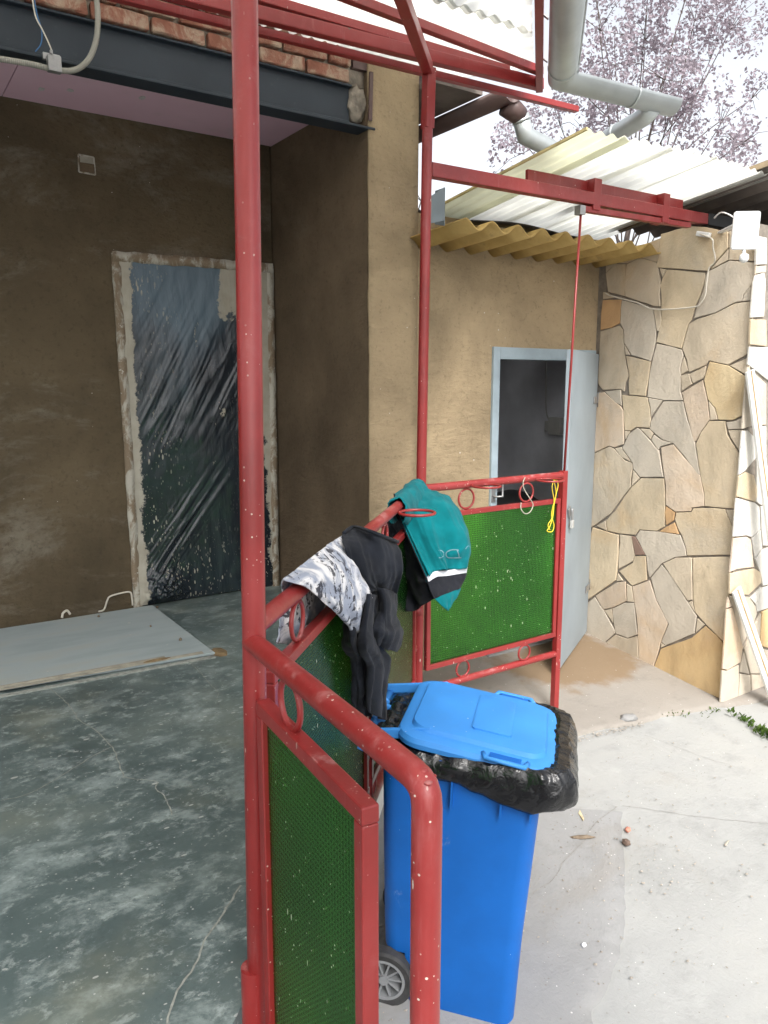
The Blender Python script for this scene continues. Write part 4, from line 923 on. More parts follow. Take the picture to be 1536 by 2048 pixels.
# ================================================================ CANOPY OVER THE PORCH
can = thing('porch_canopy', (2.2, 2.95, 2.8), 'red steel canopy frame with milky corrugated sheets over the porch', 'canopy')
zc = lambda x, y: 2.868+max(0, .22*(y-2.6))
xw = [-2.5, -1.7, -.9, -.1, .74]
for i, (a, b) in enumerate(zip(xw, xw[1:])):  # unseen front reach drawn long to shade the posts and bin
    m = corrug(a-.03, b, lambda x: (-1.2, 2.62), lambda x, y, i=i: zc(x, y)+.003*(i % 2), .076, .009, 3, 0, 8); m.build('roof_sheet', 'grp_canopy', can, smooth=True, solid=.002)
    m = corrug(a-.03, b, lambda x: (2.58, 3.74), lambda x, y, i=i: 2.868+.22*(y-2.6)+.004+.003*(i % 2), .076, .009, 3, 0, 8); m.build('roof_sheet', 'grp_canopy', can, smooth=True, solid=.002)
m = corrug(.70, 2.52, lambda x: (min(x+.09, 2.62), 2.62), lambda x, y: zc(x, y), .076, .009, 3, 0, 8); m.build('roof_sheet', 'grp_canopy', can, smooth=True, solid=.002)
m = corrug(.70, 2.985, lambda x: (max(2.58, x+.09), 3.74), lambda x, y: 2.868+.22*(y-2.6)+.004, .076, .009, 4, 0, 8); m.build('roof_sheet', 'grp_canopy', can, smooth=True, solid=.002)
# main front beam, purlins, edge members
m = MB(); m.bar((-2.45, 3.0, 2.70), (2.965, 3.0, 2.873), .045, .052); m.build('front_beam', 'red', can, bevel=.004)
m = MB(); m.bar((-2.45, 3.075, 2.885), (2.80, 3.065, 2.925), .04, .036); m.build('purlin', 'red', can, bevel=.003)
m = MB(); m.bar((.7, 2.61, 2.825), (2.90, 2.937, 2.902), .035, .036); m.build('purlin', 'red', can, bevel=.003)
m = MB(); m.bar((-2.45, 3.12, 2.72), (3.355, 3.12, 2.862), .035, .03); m.build('rear_beam', 'red', can, bevel=.003)
m = MB(); m.bar((2.975, 3.02, 2.868), (1.0, 1.06, 2.82), .035, .05); m.build('edge_beam', 'red', can, bevel=.003)
m = MB(); m.bar((.98, 1.05, 2.82), (.74, .80, 2.82), .035, .05); m.build('edge_beam', 'red', can, bevel=.003)
m = MB(); m.bar((2.208, 2.929, 2.765), (.640, 1.386, 2.765), .045, .05); m.build('corner_beam', 'red', can, bevel=.003)
m = MB(); m.bar((2.208, 2.929, 2.52), (2.215, 2.929, 2.772), .045, .045, (0, 1, 0)); m.build('post_head', 'red', can, bevel=.003)
m = MB(); m.bar((.638, 1.388, 2.765), (-2.45, 1.388, 2.765), .045, .05); m.build('corner_beam', 'red', can, bevel=.003)

# half round zinc gutter along the slanted eaves, turning out over the lean-to
gut = thing('zinc_gutter', (2.93, 2.80, 2.85), 'weathered zinc gutter along the canopy edge turning out over the lean-to', 'gutter')
def half(pts, r, name, parent, mat='zinc', n=14, full=False):
    pts = [Vector(p) for p in pts]; rows = []
    for k, p in enumerate(pts):
        if k == 0: d = pts[1]-pts[0]
        elif k == len(pts)-1: d = pts[-1]-pts[-2]
        else: d = (pts[k]-pts[k-1]).normalized()+(pts[k+1]-pts[k]).normalized()
        d.normalize(); s_ = d.cross(Vector((0, 0, 1))).normalized(); u = s_.cross(d)
        sc = 1
        if 0 < k < len(pts)-1: sc = 1/max(.5, (pts[k]-pts[k-1]).normalized().dot(d))
        rows.append([p+(s_*math.cos(math.pi*j/n)*sc-u*math.sin(math.pi*j/n))*r for j in range(n+1)])
    return MB().grid(rows).build(name, mat, parent, smooth=True, solid=.003)
G0, G1, G2 = (1.2, 1.11, 2.835), (2.905, 2.80, 2.845), (3.62, 2.715, 2.835)
half([G0, G1, G2], .066, 'trough', gut)
g0, g1, g2 = Vector(G0), Vector(G1), Vector(G2)
half([g1+(g0-g1)*.055, g1+(g0-g1)*.045], .069, 'joint_band', gut)
half([g1+(g2-g1)*.62, g1+(g2-g1)*.60], .069, 'joint_band', gut)
e = (g2-g1).normalized(); s_ = e.cross(Vector((0, 0, 1)))
m = MB(); cp = [g2+s_*.066*math.cos(math.pi*j/14)-Vector((0, 0, 1))*.066*math.sin(math.pi*j/14) for j in range(15)]
m.loft([[tuple(p) for p in cp], [tuple(p+e*.003) for p in cp]]); m.build('end_cap', 'zinc', gut)
MB().tube([g0+Vector((0, 0, 0))+(g1-g0).cross(Vector((0, 0, 1))).normalized()*.068, g1+(g1-g0).cross(Vector((0, 0, 1))).normalized()*.068], .007, 8).build('bead', 'zinc', gut, smooth=True)
MB().tube([(3.50, 2.735, 2.80), (3.515, 2.80, 2.77), (3.56, 3.07, 2.74), (3.585, 3.20, 2.60), (3.59, 3.24, 2.46)], .047, 18).build('outlet_pipe', 'zinc', gut, smooth=True)
MB().tube([(3.548, 3.0, 2.7475), (3.551, 3.02, 2.7455)], .051, 18).build('joint_band', 'zinc', gut, smooth=True)
for f in (.15, .45, .75, .93):
    p = g0+(g1-g0)*f; MB().bar(tuple(p+Vector((-.05, .05, .0))), tuple(p+Vector((-.075, .075, .03))), .02, .004).build('gutter_hook', 'galv', gut)

hg = thing('brown_gutter', (3.1, 3.5, 2.95), 'dark brown house gutter with grey downpipe elbow behind the canopy', 'gutter')
half([(3.11, 3.36, 2.985), (3.11, 9, 2.995)], .065, 'trough', hg, 'gutter_brown')
MB().tube([(3.13, 3.43, 2.93), (3.19, 3.42, 2.90), (3.225, 3.42, 2.885)], .06, 18, rf=lambda k: (.062, .056, .052)[k]).build('outlet_funnel', 'gutter_brown', hg, smooth=True)
MB().tube([(3.225, 3.42, 2.89), (3.27, 3.42, 2.79), (3.52, 3.40, 2.735), (3.62, 3.40, 2.60), (3.63, 3.40, 2.47)], .049, 18).build('downpipe', 'zinc', hg, smooth=True)
MB().tube([(3.232, 3.42, 2.872), (3.238, 3.42, 2.86)], .053, 18).build('joint_band', 'zinc', hg, smooth=True)

# ================================================================ RAILING
rl = thing('porch_railing', (.62, 1.40, 0), 'red pipe railing with green patterned glass panels along the porch edge', 'railing')
A0, A1 = (.603, 1.410, -.9), (.6440, 1.383, 2.76)
MB().tube([A0, (.6245, 1.3955, .92), A1], .0238, 22).build('post', 'red_splat', rl, smooth=True)
MB().tube([(.602, 1.411, -.9), (.6065, 1.4075, .150)], .0275, 22).build('sleeve', 'red_splat', rl, auto=40)
MB().tube([(2.168, 2.927, -.62), (2.208, 2.929, 2.555)], .0235, 20).build('post', 'red', rl, auto=40)
MB().tube([(2.171, 2.927, .30), (2.172, 2.927, .335)], .026, 20).build('sleeve', 'red', rl, smooth=True)
Cx, Cy = .567, .741
MB().tube([(.620, 1.398, .888), (Cx+.003, Cy+.036, .8905), (Cx+.001, Cy+.020, .8895), (Cx, Cy+.008, .884), (Cx, Cy+.002, .874), (Cx, Cy, .858), (Cx, Cy, -1.0)], .0205, 22).build('rail', 'red_rail', rl, auto=60)
for p_, r_ in (((Cx+.002, Cy+.012, .905), .006), ((Cx-.004, Cy-.006, .897), .005), ((Cx-.016, Cy+.006, .882), .005), ((Cx+.012, Cy+.004, .897), .004)):
    q = bmesh.new(); bmesh.ops.create_icosphere(q, subdivisions=2, radius=r_)
    for v in q.verts: v.co = Vector((v.co.x*1.3, v.co.y*1.3, v.co.z*.6))*(1+.3*mnoise.noise(v.co*120))+Vector(p_)-rl.location
    for f in q.faces: f.smooth = True
    me = bpy.data.meshes.new('weld_bead'); q.to_mesh(me); q.free(); me.materials.append(MAT['red_rail'])
    o = bpy.data.objects.new('weld_bead', me); col.objects.link(o); o.parent = rl
MB().tube([(.626, 1.396, .918), (2.176, 2.927, .918)], .0205, 20).build('rail', 'red_rail', rl, auto=50)
MB().tube([(2.176, 2.929, .914), (3.16, 2.950, .914)], .0195, 18).build('rail', 'red_rail', rl, auto=50)
MB().tube([(.66, 1.43, -.085), (2.17, 2.93, -.085)], .0185, 16).build('rail', 'red_rail', rl, auto=50)
MB().tube([(2.176, 2.929, -.10), (3.16, 2.950, -.105)], .0185, 16).build('rail', 'red_rail', rl, auto=50)
MB().tube([(.605, 1.39, -.09), (.57, .76, -.09)], .0185, 16).build('rail', 'red_rail', rl, auto=50)
MB().bar((3.172, 2.951, -.47), (3.176, 2.951, .938), .036, .036, (0, 1, 0)).build('post', 'red_splat', rl, bevel=.003)
def pane(p0, p1, z0, z1, parent, th=.005):
    p0 = Vector((*p0, 0)); p1 = Vector((*p1, 0)); d = (p1-p0).normalized(); n = Vector((-d.y, d.x, 0))*th/2
    L_ = (p1-p0).length; V = []; UVv = []
    for s_ in (-1, 1):
        for (a, z) in ((0, z0), (L_, z0), (L_, z1), (0, z1)):
            q = p0+d*a+n*s_; V.append((q.x, q.y, z)); UVv.append((a+p0.x*3, z))
    F = [(0, 1, 2, 3), (7, 6, 5, 4), (0, 4, 5, 1), (1, 5, 6, 2), (2, 6, 7, 3), (3, 7, 4, 0)]
    m = MB(); m.v = V; m.f = F
    o = m.build('pane', 'glass', parent); me = o.data; uv = me.uv_layers.new(name='UVMap')
    for lp in me.loops: uv.data[lp.index].uv = UVv[lp.vertex_index]
    return o
def panel(p0, p1, z0, z1, wd, matn='red_splat'):
    a = Vector((*p0, 0)); b = Vector((*p1, 0)); d = (b-a).normalized(); h = wd/2
    m = MB()
    m.bar(tuple(a+Vector((0, 0, z1-h))), tuple(b+Vector((0, 0, z1-h))), wd, wd)
    m.bar(tuple(a+Vector((0, 0, z0+h))), tuple(b+Vector((0, 0, z0+h))), wd, wd)
    m.bar(tuple(a+d*h+Vector((0, 0, z0+wd+.0005))), tuple(a+d*h+Vector((0, 0, z1-wd-.0005))), wd-.001, wd-.001, tuple(d))
    m.bar(tuple(b-d*h+Vector((0, 0, z0+wd+.0005))), tuple(b-d*h+Vector((0, 0, z1-wd-.0005))), wd-.001, wd-.001, tuple(d))
    fr = m.build('panel_frame', matn, rl, bevel=.003)
    q0 = a+d*(wd-.004); q1 = b-d*(wd-.004)
    pane((q0.x, q0.y), (q1.x, q1.y), z0+wd-.004, z1-wd+.004, fr)
    return fr
acx = lambda y: Cx+(y-Cy)*.0855
panel((acx(1.352), 1.352), (acx(.895), .895), .0, .782, .030)
ab = lambda s_: (.6245+1.5495*s_, 1.3955+1.5315*s_)
panel(ab(.035), ab(.462), .0, .795, .028)
panel(ab(.485), ab(.935), .0, .795, .028, 'red')
panel((2.222, 2.931), (3.150, 2.950), .0, .788, .026)
# weld tabs
for p, q in ((ab(.018), .55), (ab(.473), .45), (ab(.473), .12), (ab(.96), .45), (ab(.96), .15)):
    MB().bar((p[0]-.02, p[1]-.02, q), (p[0]+.022, p[1]+.022, q), .014, .022).build('weld_tab', 'red_splat', rl, bevel=.003)
MB().bar((acx(1.366), 1.372, .55), (acx(1.345), 1.345, .55), .014, .022).build('weld_tab', 'red_splat', rl, bevel=.003)
# ornamental rings
nAB = (1, -1, 0)
MB().ring((acx(1.205), 1.205, .826), (1, -.08, 0), .046, .0062).build('ring', 'red_splat', rl, smooth=True)
for s_ in (.13, .36, .62, .83):
    p = ab(s_); MB().ring((p[0], p[1], .846), nAB, .047, .0058).build('ring', 'red_splat', rl, smooth=True)
for s_ in (.2, .52, .8):
    p = ab(s_); MB().ring((p[0], p[1], -.034), nAB, .038, .0055).build('ring', 'red_splat', rl, smooth=True)
for x in (2.475, 2.885):
    MB().ring((x, 2.936, .842), (0, 1, 0), .049, .0055).build('ring', 'red_splat', rl, smooth=True)
for x in (2.47, 2.905):
    MB().ring((x, 2.936, -.043), (0, 1, 0), .042, .0055).build('ring', 'red_splat', rl, smooth=True)
for s_ in (.70,):
    p = ab(s_); MB().ring((p[0]+.066, p[1]-.066, .908), (0, 0, 1), .070, .0058).build('pot_ring', 'red_splat', rl, smooth=True)
for x in (2.54, 2.98):
    MB().ring((x, 2.862, .908), (0, 0, 1), .070, .0055).build('pot_ring', 'red_splat', rl, smooth=True)

# ================================================================ CLOTHES ON THE RAIL
sh = thing('printed_shirt', (1.05, 1.75, .5), 'black and white printed shirt slung over the slanted railing', 'shirt')
for k, mat_, a_, f_ in (('shirt_front', 'print', .003, .005), ('shirt_back', 'print', .004, .006), ('shirt_dark', 'navy_black', .004, .005), ('shirt_tail', 'navy_black', .004, .011), ('shirt_sleeve', 'navy_black', .005, .006)):
    LIFT = {'shirt_front': (.032, .026), 'shirt_back': (.032, .016), 'shirt_dark': (.032, .024)}.get(k, ())
    for r_i, dz_ in enumerate(LIFT): CLOTH[k][r_i] = [(p[0], p[1], p[2]+dz_) for p in CLOTH[k][r_i]]
    nm = {'shirt_front': 'printed_front', 'shirt_back': 'printed_back', 'shirt_dark': 'dark_shoulder', 'shirt_tail': 'hanging_tail', 'shirt_sleeve': 'sleeve'}[k]
    MB().grid(patch(CLOTH[k], 18, 18, a_, 22, f_, len(k), (.0045, 7, 1.2) if 'dark' in k or 'tail' in k or 'sleeve' in k else (.006, 3, 3))).build(nm, mat_, sh, smooth=True, solid=.003)
for k in ('shirt_tail', 'shirt_sleeve'):      # rear layer gives the hanging cloth body
    g = [[Vector(p)+Vector((-.028, .028, .004)) for p in r] for r in CLOTH[k]]
    MB().grid(patch(g, 12, 12, .008, 24, -.008, 3)).build({'shirt_tail': 'hanging_tail', 'shirt_sleeve': 'sleeve'}[k], 'navy_black', sh, smooth=True, solid=.003)
# dark hem band along shirt collar
top = spline(CLOTH['shirt_dark'][0], 8)
MB().tube([p+Vector((.004, -.004, .004)) for p in top], .006, 8).build('collar_seam', 'navy_black', sh, smooth=True)

jk = thing('work_jacket', (2.0, 2.6, .6), 'teal work jacket with white reflective stripe hung over the railing corner', 'jacket')
for k, mat_, nm, a_, f_ in (('jacket_front', 'teal', 'front_panel', .006, .016), ('jacket_back', 'teal', 'back_panel', .008, .006), ('jacket_lining', 'dark_lining', 'lining', .010, .005),
                            ('jacket_band', 'dark_lining', 'black_band', .004, .003), ('jacket_tip', 'teal', 'hem_corner', .004, .003), ('jacket_stripe', 'reflective', 'reflective_stripe', .002, 0)):
    mb_ = MB().grid(patch(CLOTH[k], 14, 14, a_, 18, f_, len(k)+2, {'jacket_front': (.013, 6.5, 1.1), 'jacket_lining': (.012, 4, 1.2), 'jacket_back': (.012, 5, 1)}.get(k)))
    if k == 'jacket_front': jbvh = BVHTree.FromPolygons([Vector(v) for v in mb_.v], mb_.f)
    mb_.build(nm, mat_, jk, smooth=True, solid=.003)
zl = spline([r[0] for r in CLOTH['jacket_front']]+[CLOTH['jacket_band'][1][0], CLOTH['jacket_tip'][0][0]], 8)
MB().tube([p-CF*.006 for p in zl], .0035, 8).build('zip_edge', 'dark_lining', jk, smooth=True)
# placket strip beside the zip
g = [[Vector(r[0])-CF*.007, Vector(r[0])*.80+Vector(r[1])*.20-CF*.010] for r in CLOTH['jacket_front']]
rows = [spline([q[0] for q in g], 8), spline([q[1] for q in g], 8)]
MB().grid(rows).build('placket', 'teal', jk, smooth=True, solid=.004)
rows = []
for i in range(25):                      # cloth wrapped over the rail up to the corner post
    th = R(-150+300*i/24); rw = []
    for j in range(41):
        f = j/40; p = ab(.735+.235*f); flare = max(0, abs(math.degrees(th))-70)/80
        rad = .030+.016*f+.010*mnoise.noise(Vector((f*9, th*1.2, 3)))+.007*abs(mnoise.noise(Vector((f*21+th*2, th*2, 8))))+.028*flare*(.5+.5*f)
        rw.append((p[0]+.7071*math.sin(th)*rad, p[1]-.7071*math.sin(th)*rad, .920+math.cos(th)*rad*(1 if abs(th) < 1.57 else 1.9)))
    rows.append(rw)
MB().grid(rows).build('shoulder', 'teal', jk, smooth=True, solid=.003)
for L_ in LETTERS:
    P = spline(L_, 4); m = MB(); a_, b_ = [], []
    for i, p in enumerate(P):
        d = (P[min(i+1, len(P)-1)]-P[max(i-1, 0)]).normalized(); n = d.cross(CF).normalized()*.0022
        for lst, q in ((a_, p+n), (b_, p-n)):
            dr = (q-camo.location).normalized(); hit = jbvh.ray_cast(q-dr*.4, dr)[0]     # print lies on the cloth
            lst.append((hit if hit else q)-dr*.004)
    m.grid([a_, b_]).build('letter_print', 'letter', jk)

tag(MB().tube(spline(YELLOW, 6), .0026, 6).build('yellow_cord', 'yellow', smooth=True), 'looped yellow cord hanging from the railing by the shed door', 'cord')
tag(MB().tube(spline(HOOK, 6), .0028, 8).build('wire_hook', 'lath', smooth=True), 'bent wire hook hanging on the railing in front of the green panel', 'hook')

# ================================================================ WHEELED BIN
BO = Vector((1.563, 1.882, 0)); W_ = Vector((.73, .684, 0)).normalized(); D_ = Vector((W_.y, -W_.x, 0)); ZG = yz(1.872)-.034; TL = R(2.6)
def bl(a, d, z):
    z *= 1.036
    return tuple(BO+W_*a+D_*(d*math.cos(TL)+z*math.sin(TL))+Vector((0, 0, ZG+z*math.cos(TL)-d*math.sin(TL))))
def rrect(hw, hd, r, n=6, sub=1):
    if sub > 1:
        q = rrect(hw, hd, r, n); o = []
        for i, a in enumerate(q):
            b = q[(i+1) % len(q)]; k = sub if math.hypot(b[0]-a[0], b[1]-a[1]) > .1 else 1
            o += [(a[0]+(b[0]-a[0])*j/k, a[1]+(b[1]-a[1])*j/k) for j in range(k)]
        return o
    o = []
    for cx, cy, a0 in ((hw-r, hd-r, 0), (-(hw-r), hd-r, 90), (-(hw-r), -(hd-r), 180), (hw-r, -(hd-r), 270)):
        for k in range(n+1):
            t_ = R(a0+90*k/n); o.append((cx+r*math.cos(t_), cy+r*math.sin(t_)))
    return o
bn = thing('wheeled_bin', (BO.x, BO.y, ZG), 'blue wheeled bin with black liner standing outside the railing', 'bin')
rings = []
for z, hw, hd, r in ((-.06, .190, .213, .04), (-.03, .195, .219, .05), (.3, .204, .225, .05), (.6, .219, .239, .05), (.86, .231, .25, .05)):
    rings.append([bl(a, d, z+max(0, .20-z)*(1 if d < -.11 else 0)*min(1, (-.11-d)/.035)) for a, d in rrect(hw, hd, r, 6, 14)])
body = MB().loft(rings, True, False).build('body', 'bin_blue', bn, auto=35)
rings = [[bl(a, d, z) for a, d in rrect(hw, hd, .05)] for z, hw, hd in ((.85, .231, .25), (.85, .25, .268), (.895, .252, .27), (.897, .236, .255), (.86, .228, .247))]
MB().loft(rings, False, False).build('rim', 'bin_blue', bn, auto=35)
for d in (-.02, .13, .22):
    for sgn in (-1, 1):
        MB().bar(bl(sgn*.236, d, .74), bl(sgn*.244, d, .852), .006, .022, tuple(W_)).build('rib', 'bin_blue', body)
for a in (-.12, 0, .12):
    MB().bar(bl(a, .256, .74), bl(a, .262, .852), .022, .006, tuple(W_)).build('rib', 'bin_blue', body)
# handles behind
MB().tube([bl(-.19, -.312, .90), bl(.19, -.312, .90)], .0135, 14).build('handle', 'lid_blue', bn, smooth=True)
for a in (-.205, .205, -.06, .06):
    MB().bar(bl(a, -.25, .875), bl(a, -.325, .895), .014, .05).build('handle_arm', 'lid_blue', bn, bevel=.004)
for a in (-.10, .10):
    MB().tube([bl(a-.004, -.312, .90), bl(a+.004, -.312, .90)], .018, 14).build('handle_collar', 'lid_blue', bn, smooth=True)
# lid
def lz(d, z): return z-.030*(d/.28)
prof = ((.236, .272, .893, .075), (.243, .279, .897, .08), (.245, .281, .912, .082), (.238, .274, .926, .078), (.222, .260, .932, .07), (.200, .240, .934, .06), (.194, .234, .947, .06), (.182, .224, .949, .06), (.10, .13, .9545, .05))
rings = [[bl(a, d+.042, lz(d, z)) for a, d in rrect(hw, hd-.028, r, 8)] for hw, hd, z, r in prof]
lid = MB().loft(rings, False, True).build('lid', 'lid_blue', bn, auto=32)
rings = [[bl(a, d+.08, lz(d+.08, z)) for a, d in rrect(hw, hd, .012, 3)] for hw, hd, z in ((.135, .062, .948), (.135, .062, .9625), (.130, .057, .964))]
MB().loft(rings, False, True).build('raised_plate', 'lid_blue', lid, auto=40)
for sgn in (-1, 1):
    # hinge ribs and side grips
    MB().bar(bl(sgn*.190, -.325, .913), bl(sgn*.190, -.10, .950), .012, .036).build('hinge_rib', 'lid_blue', lid, bevel=.005)
    a0 = sgn*.226
    m = MB(); m.tube([bl(a0, .065, lz(.07, .934)), bl(a0+sgn*.03, .075, lz(.075, .934)), bl(a0+sgn*.03, .19, lz(.19, .934)), bl(a0, .20, lz(.2, .934))], .0075, 10)
    m.build('grip', 'lid_blue', lid, smooth=True)
    MB().bar(bl(a0+sgn*.006, .085, lz(.085, .9355)), bl(a0+sgn*.006, .18, lz(.18, .9355)), .030, .004).build('grip_recess', 'bin_blue', lid)
# wheels
for sgn in (-1, 1):
    c = Vector(bl(sgn*.205, -.205, .112)); ax = W_
    wh = bpy.data.objects.new('wheel', None); col.objects.link(wh); wh.parent = bn; wh.location = c-bn.location
    def cyl(prof_, name, mat_):
        m = MB(); rg = []
        u = D_; v = Vector((0, 0, 1))
        for off, r in prof_: rg.append([tuple(c+ax*off+(u*math.cos(2*math.pi*k/36)+v*math.sin(2*math.pi*k/36))*r) for k in range(36)])
        m.loft(rg, False, False); o = m.build(name, mat_, wh, auto=40); return o
    cyl(((-.022, .072), (-.025, .09), (-.018, .098), (.018, .098), (.025, .09), (.022, .072), (.0, .070), (-.022, .072)), 'tyre', 'rubber')
    cyl(((-.022, .0715), (-.022, .062), (.022, .062), (.022, .0715)), 'rim', 'wheel_grey')
    m = MB()
    for k in range(10):
        a = 2*math.pi*k/10; e_ = D_*math.cos(a)+Vector((0, 0, 1))*math.sin(a)
        m.bar(tuple(c+e_*.014), tuple(c+e_*.064), .006, .03, tuple(ax))
    m.build('spokes', 'wheel_grey', wh)
    m = MB(); m.tube([tuple(c-ax*.026), tuple(c+ax*.026)], .016, 14); m.build('hub', 'wheel_grey', wh, auto=40)
MB().tube([bl(-.2, -.205, .112), bl(.2, -.205, .112)], .009, 10).build('axle', 'galv', bn, smooth=True)
# liner folded out over the rim
rows = []
base = rrect(1, 1, .32, 44, 1)
bs2 = []
for i, a_ in enumerate(base):
    b_ = base[(i+1) % len(base)]; k_ = 34 if math.hypot(b_[0]-a_[0], b_[1]-a_[1]) > .2 else 1
    bs2 += [(a_[0]+(b_[0]-a_[0])*q_/k_, a_[1]+(b_[1]-a_[1])*q_/k_) for q_ in range(k_)]
base = bs2
NP = len(base)
for j, (z, gx, gy) in enumerate(((.897, .238, .258), (.905, .252, .272), (.900, .262, .284), (.890, .270, .296), (.875, .277, .306), (.860, .281, .314), (.845, .283, .320), (.83, .284, .324), (.812, .284, .326), (.795, .283, .326), (.78, .281, .324), (.765, .279, .321), (.755, .276, .317), (.745, .273, .312), (.735, .268, .305))):
    r_ = []
    for k, (a, d) in enumerate(base):
        th = 2*math.pi*k/NP; fr_ = max(0, d)
        hx, hd = gx-.008-.010*(1-fr_), gy-(.05*(1-fr_) if d < 0 else 0)+(.03*fr_ if j > 2 else .008*fr_)
        drop = (.895-z)*(.50+.20*mnoise.noise(Vector((math.cos(th)*1.7, math.sin(th)*1.7, 3)))+.34*fr_)
        p = Vector((a*1.0*hx, d*hd, .905-drop if j > 1 else z))
        nrm = Vector((a, d, 0)).normalized()
        amp = .0 if j < 1 else .010
        q = Vector((a*2.2, d*2.2, z*6))
        cr_ = mnoise.noise(q*1.3)+1.5*abs(mnoise.noise(Vector((a*3.4+z*7, d*3.4-z*5, z*4))))-.5+.9*abs(mnoise.noise(Vector((a*8-z*14, d*8+z*11, z*9))))
        wp = Vector(((BO+W_*p.x+D_*p.y).x, (BO+W_*p.x+D_*p.y).y, z*1.2))
        vd_ = mnoise.voronoi(Vector((wp.x*13, wp.y*13, wp.z*9)))[0]; vd2 = mnoise.voronoi(Vector((wp.x*29+3, wp.y*29, wp.z*22)))[0]
        if j > 0: p += nrm*((vd_[1]-vd_[0])*.011+(vd2[1]-vd2[0])*.004-.005+.005*math.sin(k*.55+3*mnoise.noise(Vector((k*.08, z*8, 1))))*max(0, 1-j/9)); p.z += amp*.6*mnoise.noise(q*3.7)
        r_.append(bl(p.x, p.y, p.z))
    rows.append(r_)
MB().loft(rows, False, False).build('liner_bag', 'liner', bn, auto=22, solid=.0008)
g = [[Vector(bl(a, d, z)) for a in (-.17, -.06, .05, .17)] for d, z in ((-.225, .90), (-.262, .915), (-.285, .905), (-.30, .86))]
MB().grid(patch(g, 8, 12, .012, 25, .006, 2)).build('liner_tuck', 'liner', bn, auto=30, solid=.001)

# ================================================================ FLOODLIGHT AND CABLE
fl = thing('floodlight', (4.15, 2.6, 2.2), 'white square floodlight with motion sensor on the stone corner', 'floodlight')
c = Vector((4.06, 2.535, 2.222)); fx = Vector((.78, -.62, 0)).normalized(); fn = Vector((-.62, -.78, -.10)).normalized(); fu = fx.cross(fn).normalized()
if fu.z < 0: fu = -fu
def fp(a, b, d): return tuple(c+fx*a+fu*b+fn*d)
rg = [[fp(a, b, d) for a, b in rrect(hw, hh, .014, 4)] for hw, hh, d in ((.055, .08, -.022), (.068, .095, -.006), (.070, .098, .008), (.066, .094, .014))]
MB().loft(rg).build('housing', 'white_plastic', fl, auto=40)
rg = [[fp(a, b, d) for a, b in rrect(.058, .086, .008, 3)] for d in (.0142, .016)]
MB().loft(rg).build('front_glass', 'lamp_glass', fl, auto=40)
m = MB(); m.bar(fp(-.05, .03, -.02), (4.235, 2.80, 2.272), .03, .012); m.build('bracket', 'white_plastic', fl, bevel=.002)
MB().tube([fp(.005, -.098, .0), fp(.005, -.13, .006)], .009, 10).build('sensor_neck', 'white_plastic', fl, smooth=True)
rg = []
for z, r in ((-.118, .012), (-.124, .022), (-.145, .025), (-.158, .02), (-.166, .006)):
    rg.append([fp(.005+r*math.cos(2*math.pi*k/16), z, .012+r*math.sin(2*math.pi*k/16)) for k in range(16)])
MB().loft(rg).build('sensor', 'white_plastic', fl, smooth=True)
MB().tube(spline([fp(-.03, .05, -.03), (4.10, 2.66, 2.33), (4.14, 2.74, 2.36), (4.17, 2.80, 2.345)], 6), .004, 6).build('lead', 'white_plastic', fl, smooth=True)
tag(MB().tube(spline([(x-.0 if k < 4 else 4.221, y, z) for k, (x, y, z) in enumerate(CABLE)], 5), .0045, 6).build('wall_cable', 'cable', smooth=True), 'loose off white cable sagging across the stone slabs', 'cable')
jb2 = thing('cable_joint', (4.2, 2.9, 2.28), 'small white cable joint under the roof on the stone wall', 'cable joint')
MB().bar((4.215, 2.935, 2.285), (4.215, 2.85, 2.262), .03, .028).build('joint_body', 'white_plastic', jb2, bevel=.005)

# ================================================================ LEANING BOARDS
def leaning(p0, p1, wd, label):
    t_ = thing('trim_board', p0, label, 'board', 'white boards leaning on the stone wall')
    a, b = Vector(p0), Vector(p1); d = (b-a).normalized(); s_ = Vector((1, 0, 0)); s_ = (s_-d*s_.dot(d)).normalized(); n = s_.cross(d)
    if n.y > 0: n = -n
    MB().bar(p0, p1, wd, .016, tuple(n)).build('plank', 'white_board', t_, bevel=.002)
    q = n*.0092
    MB().bar(tuple(a+q), tuple(b+q), wd*.16, .003, tuple(n)).build('groove', 'groove', t_)
    return t_
leaning((4.505, 2.38, yz(2.38)+.02), (4.225, 2.530, .205), .085, 'short white trim board with brown groove leaning against the stone corner')
leaning((4.66, 2.36, yz(2.36)+.02), (4.195, 2.530, 1.48), .075, 'long white trim board leaning against the sunny stone face')

# ================================================================ TREES
def leaf_cloud(name, centers, nleaf, size, mat_, parent, seed=1):
    rnd = random.Random(seed); V = []; F = []
    for (cx, cy, cz, r) in centers:
        for _ in range(int(nleaf*r*r*4)):
            while True:
                p = Vector((rnd.uniform(-1, 1), rnd.uniform(-1, 1), rnd.uniform(-1, 1)))
                if p.length < 1: break
            p = Vector((cx, cy, cz))+p*r
            if mnoise.noise(p*1.5) < -.05 or mnoise.noise(p*4+Vector((5, 5, 5))) < -.05: continue
            d = Vector((rnd.gauss(0, 1), rnd.gauss(0, 1), rnd.gauss(0, .8)-.3)).normalized(); s_ = d.cross(Vector((rnd.gauss(0, 1), rnd.gauss(0, 1), rnd.gauss(0, 1)))).normalized()
            L_ = size*rnd.uniform(.6, 1.3); i = len(V); n = d.cross(s_)*L_*.12
            V += [tuple(p), tuple(p+d*L_*.5+s_*L_*.3+n), tuple(p+d*L_), tuple(p+d*L_*.5-s_*L_*.3+n)]; F.append((i, i+1, i+2, i+3))
    m = MB(); m.v = V; m.f = F
    me = bpy.data.meshes.new(name); me.from_pydata(V, [], F); me.materials.append(MAT[mat_])
    o = bpy.data.objects.new(name, me); col.objects.link(o); o.parent = parent; o.location = -parent.location
    return o
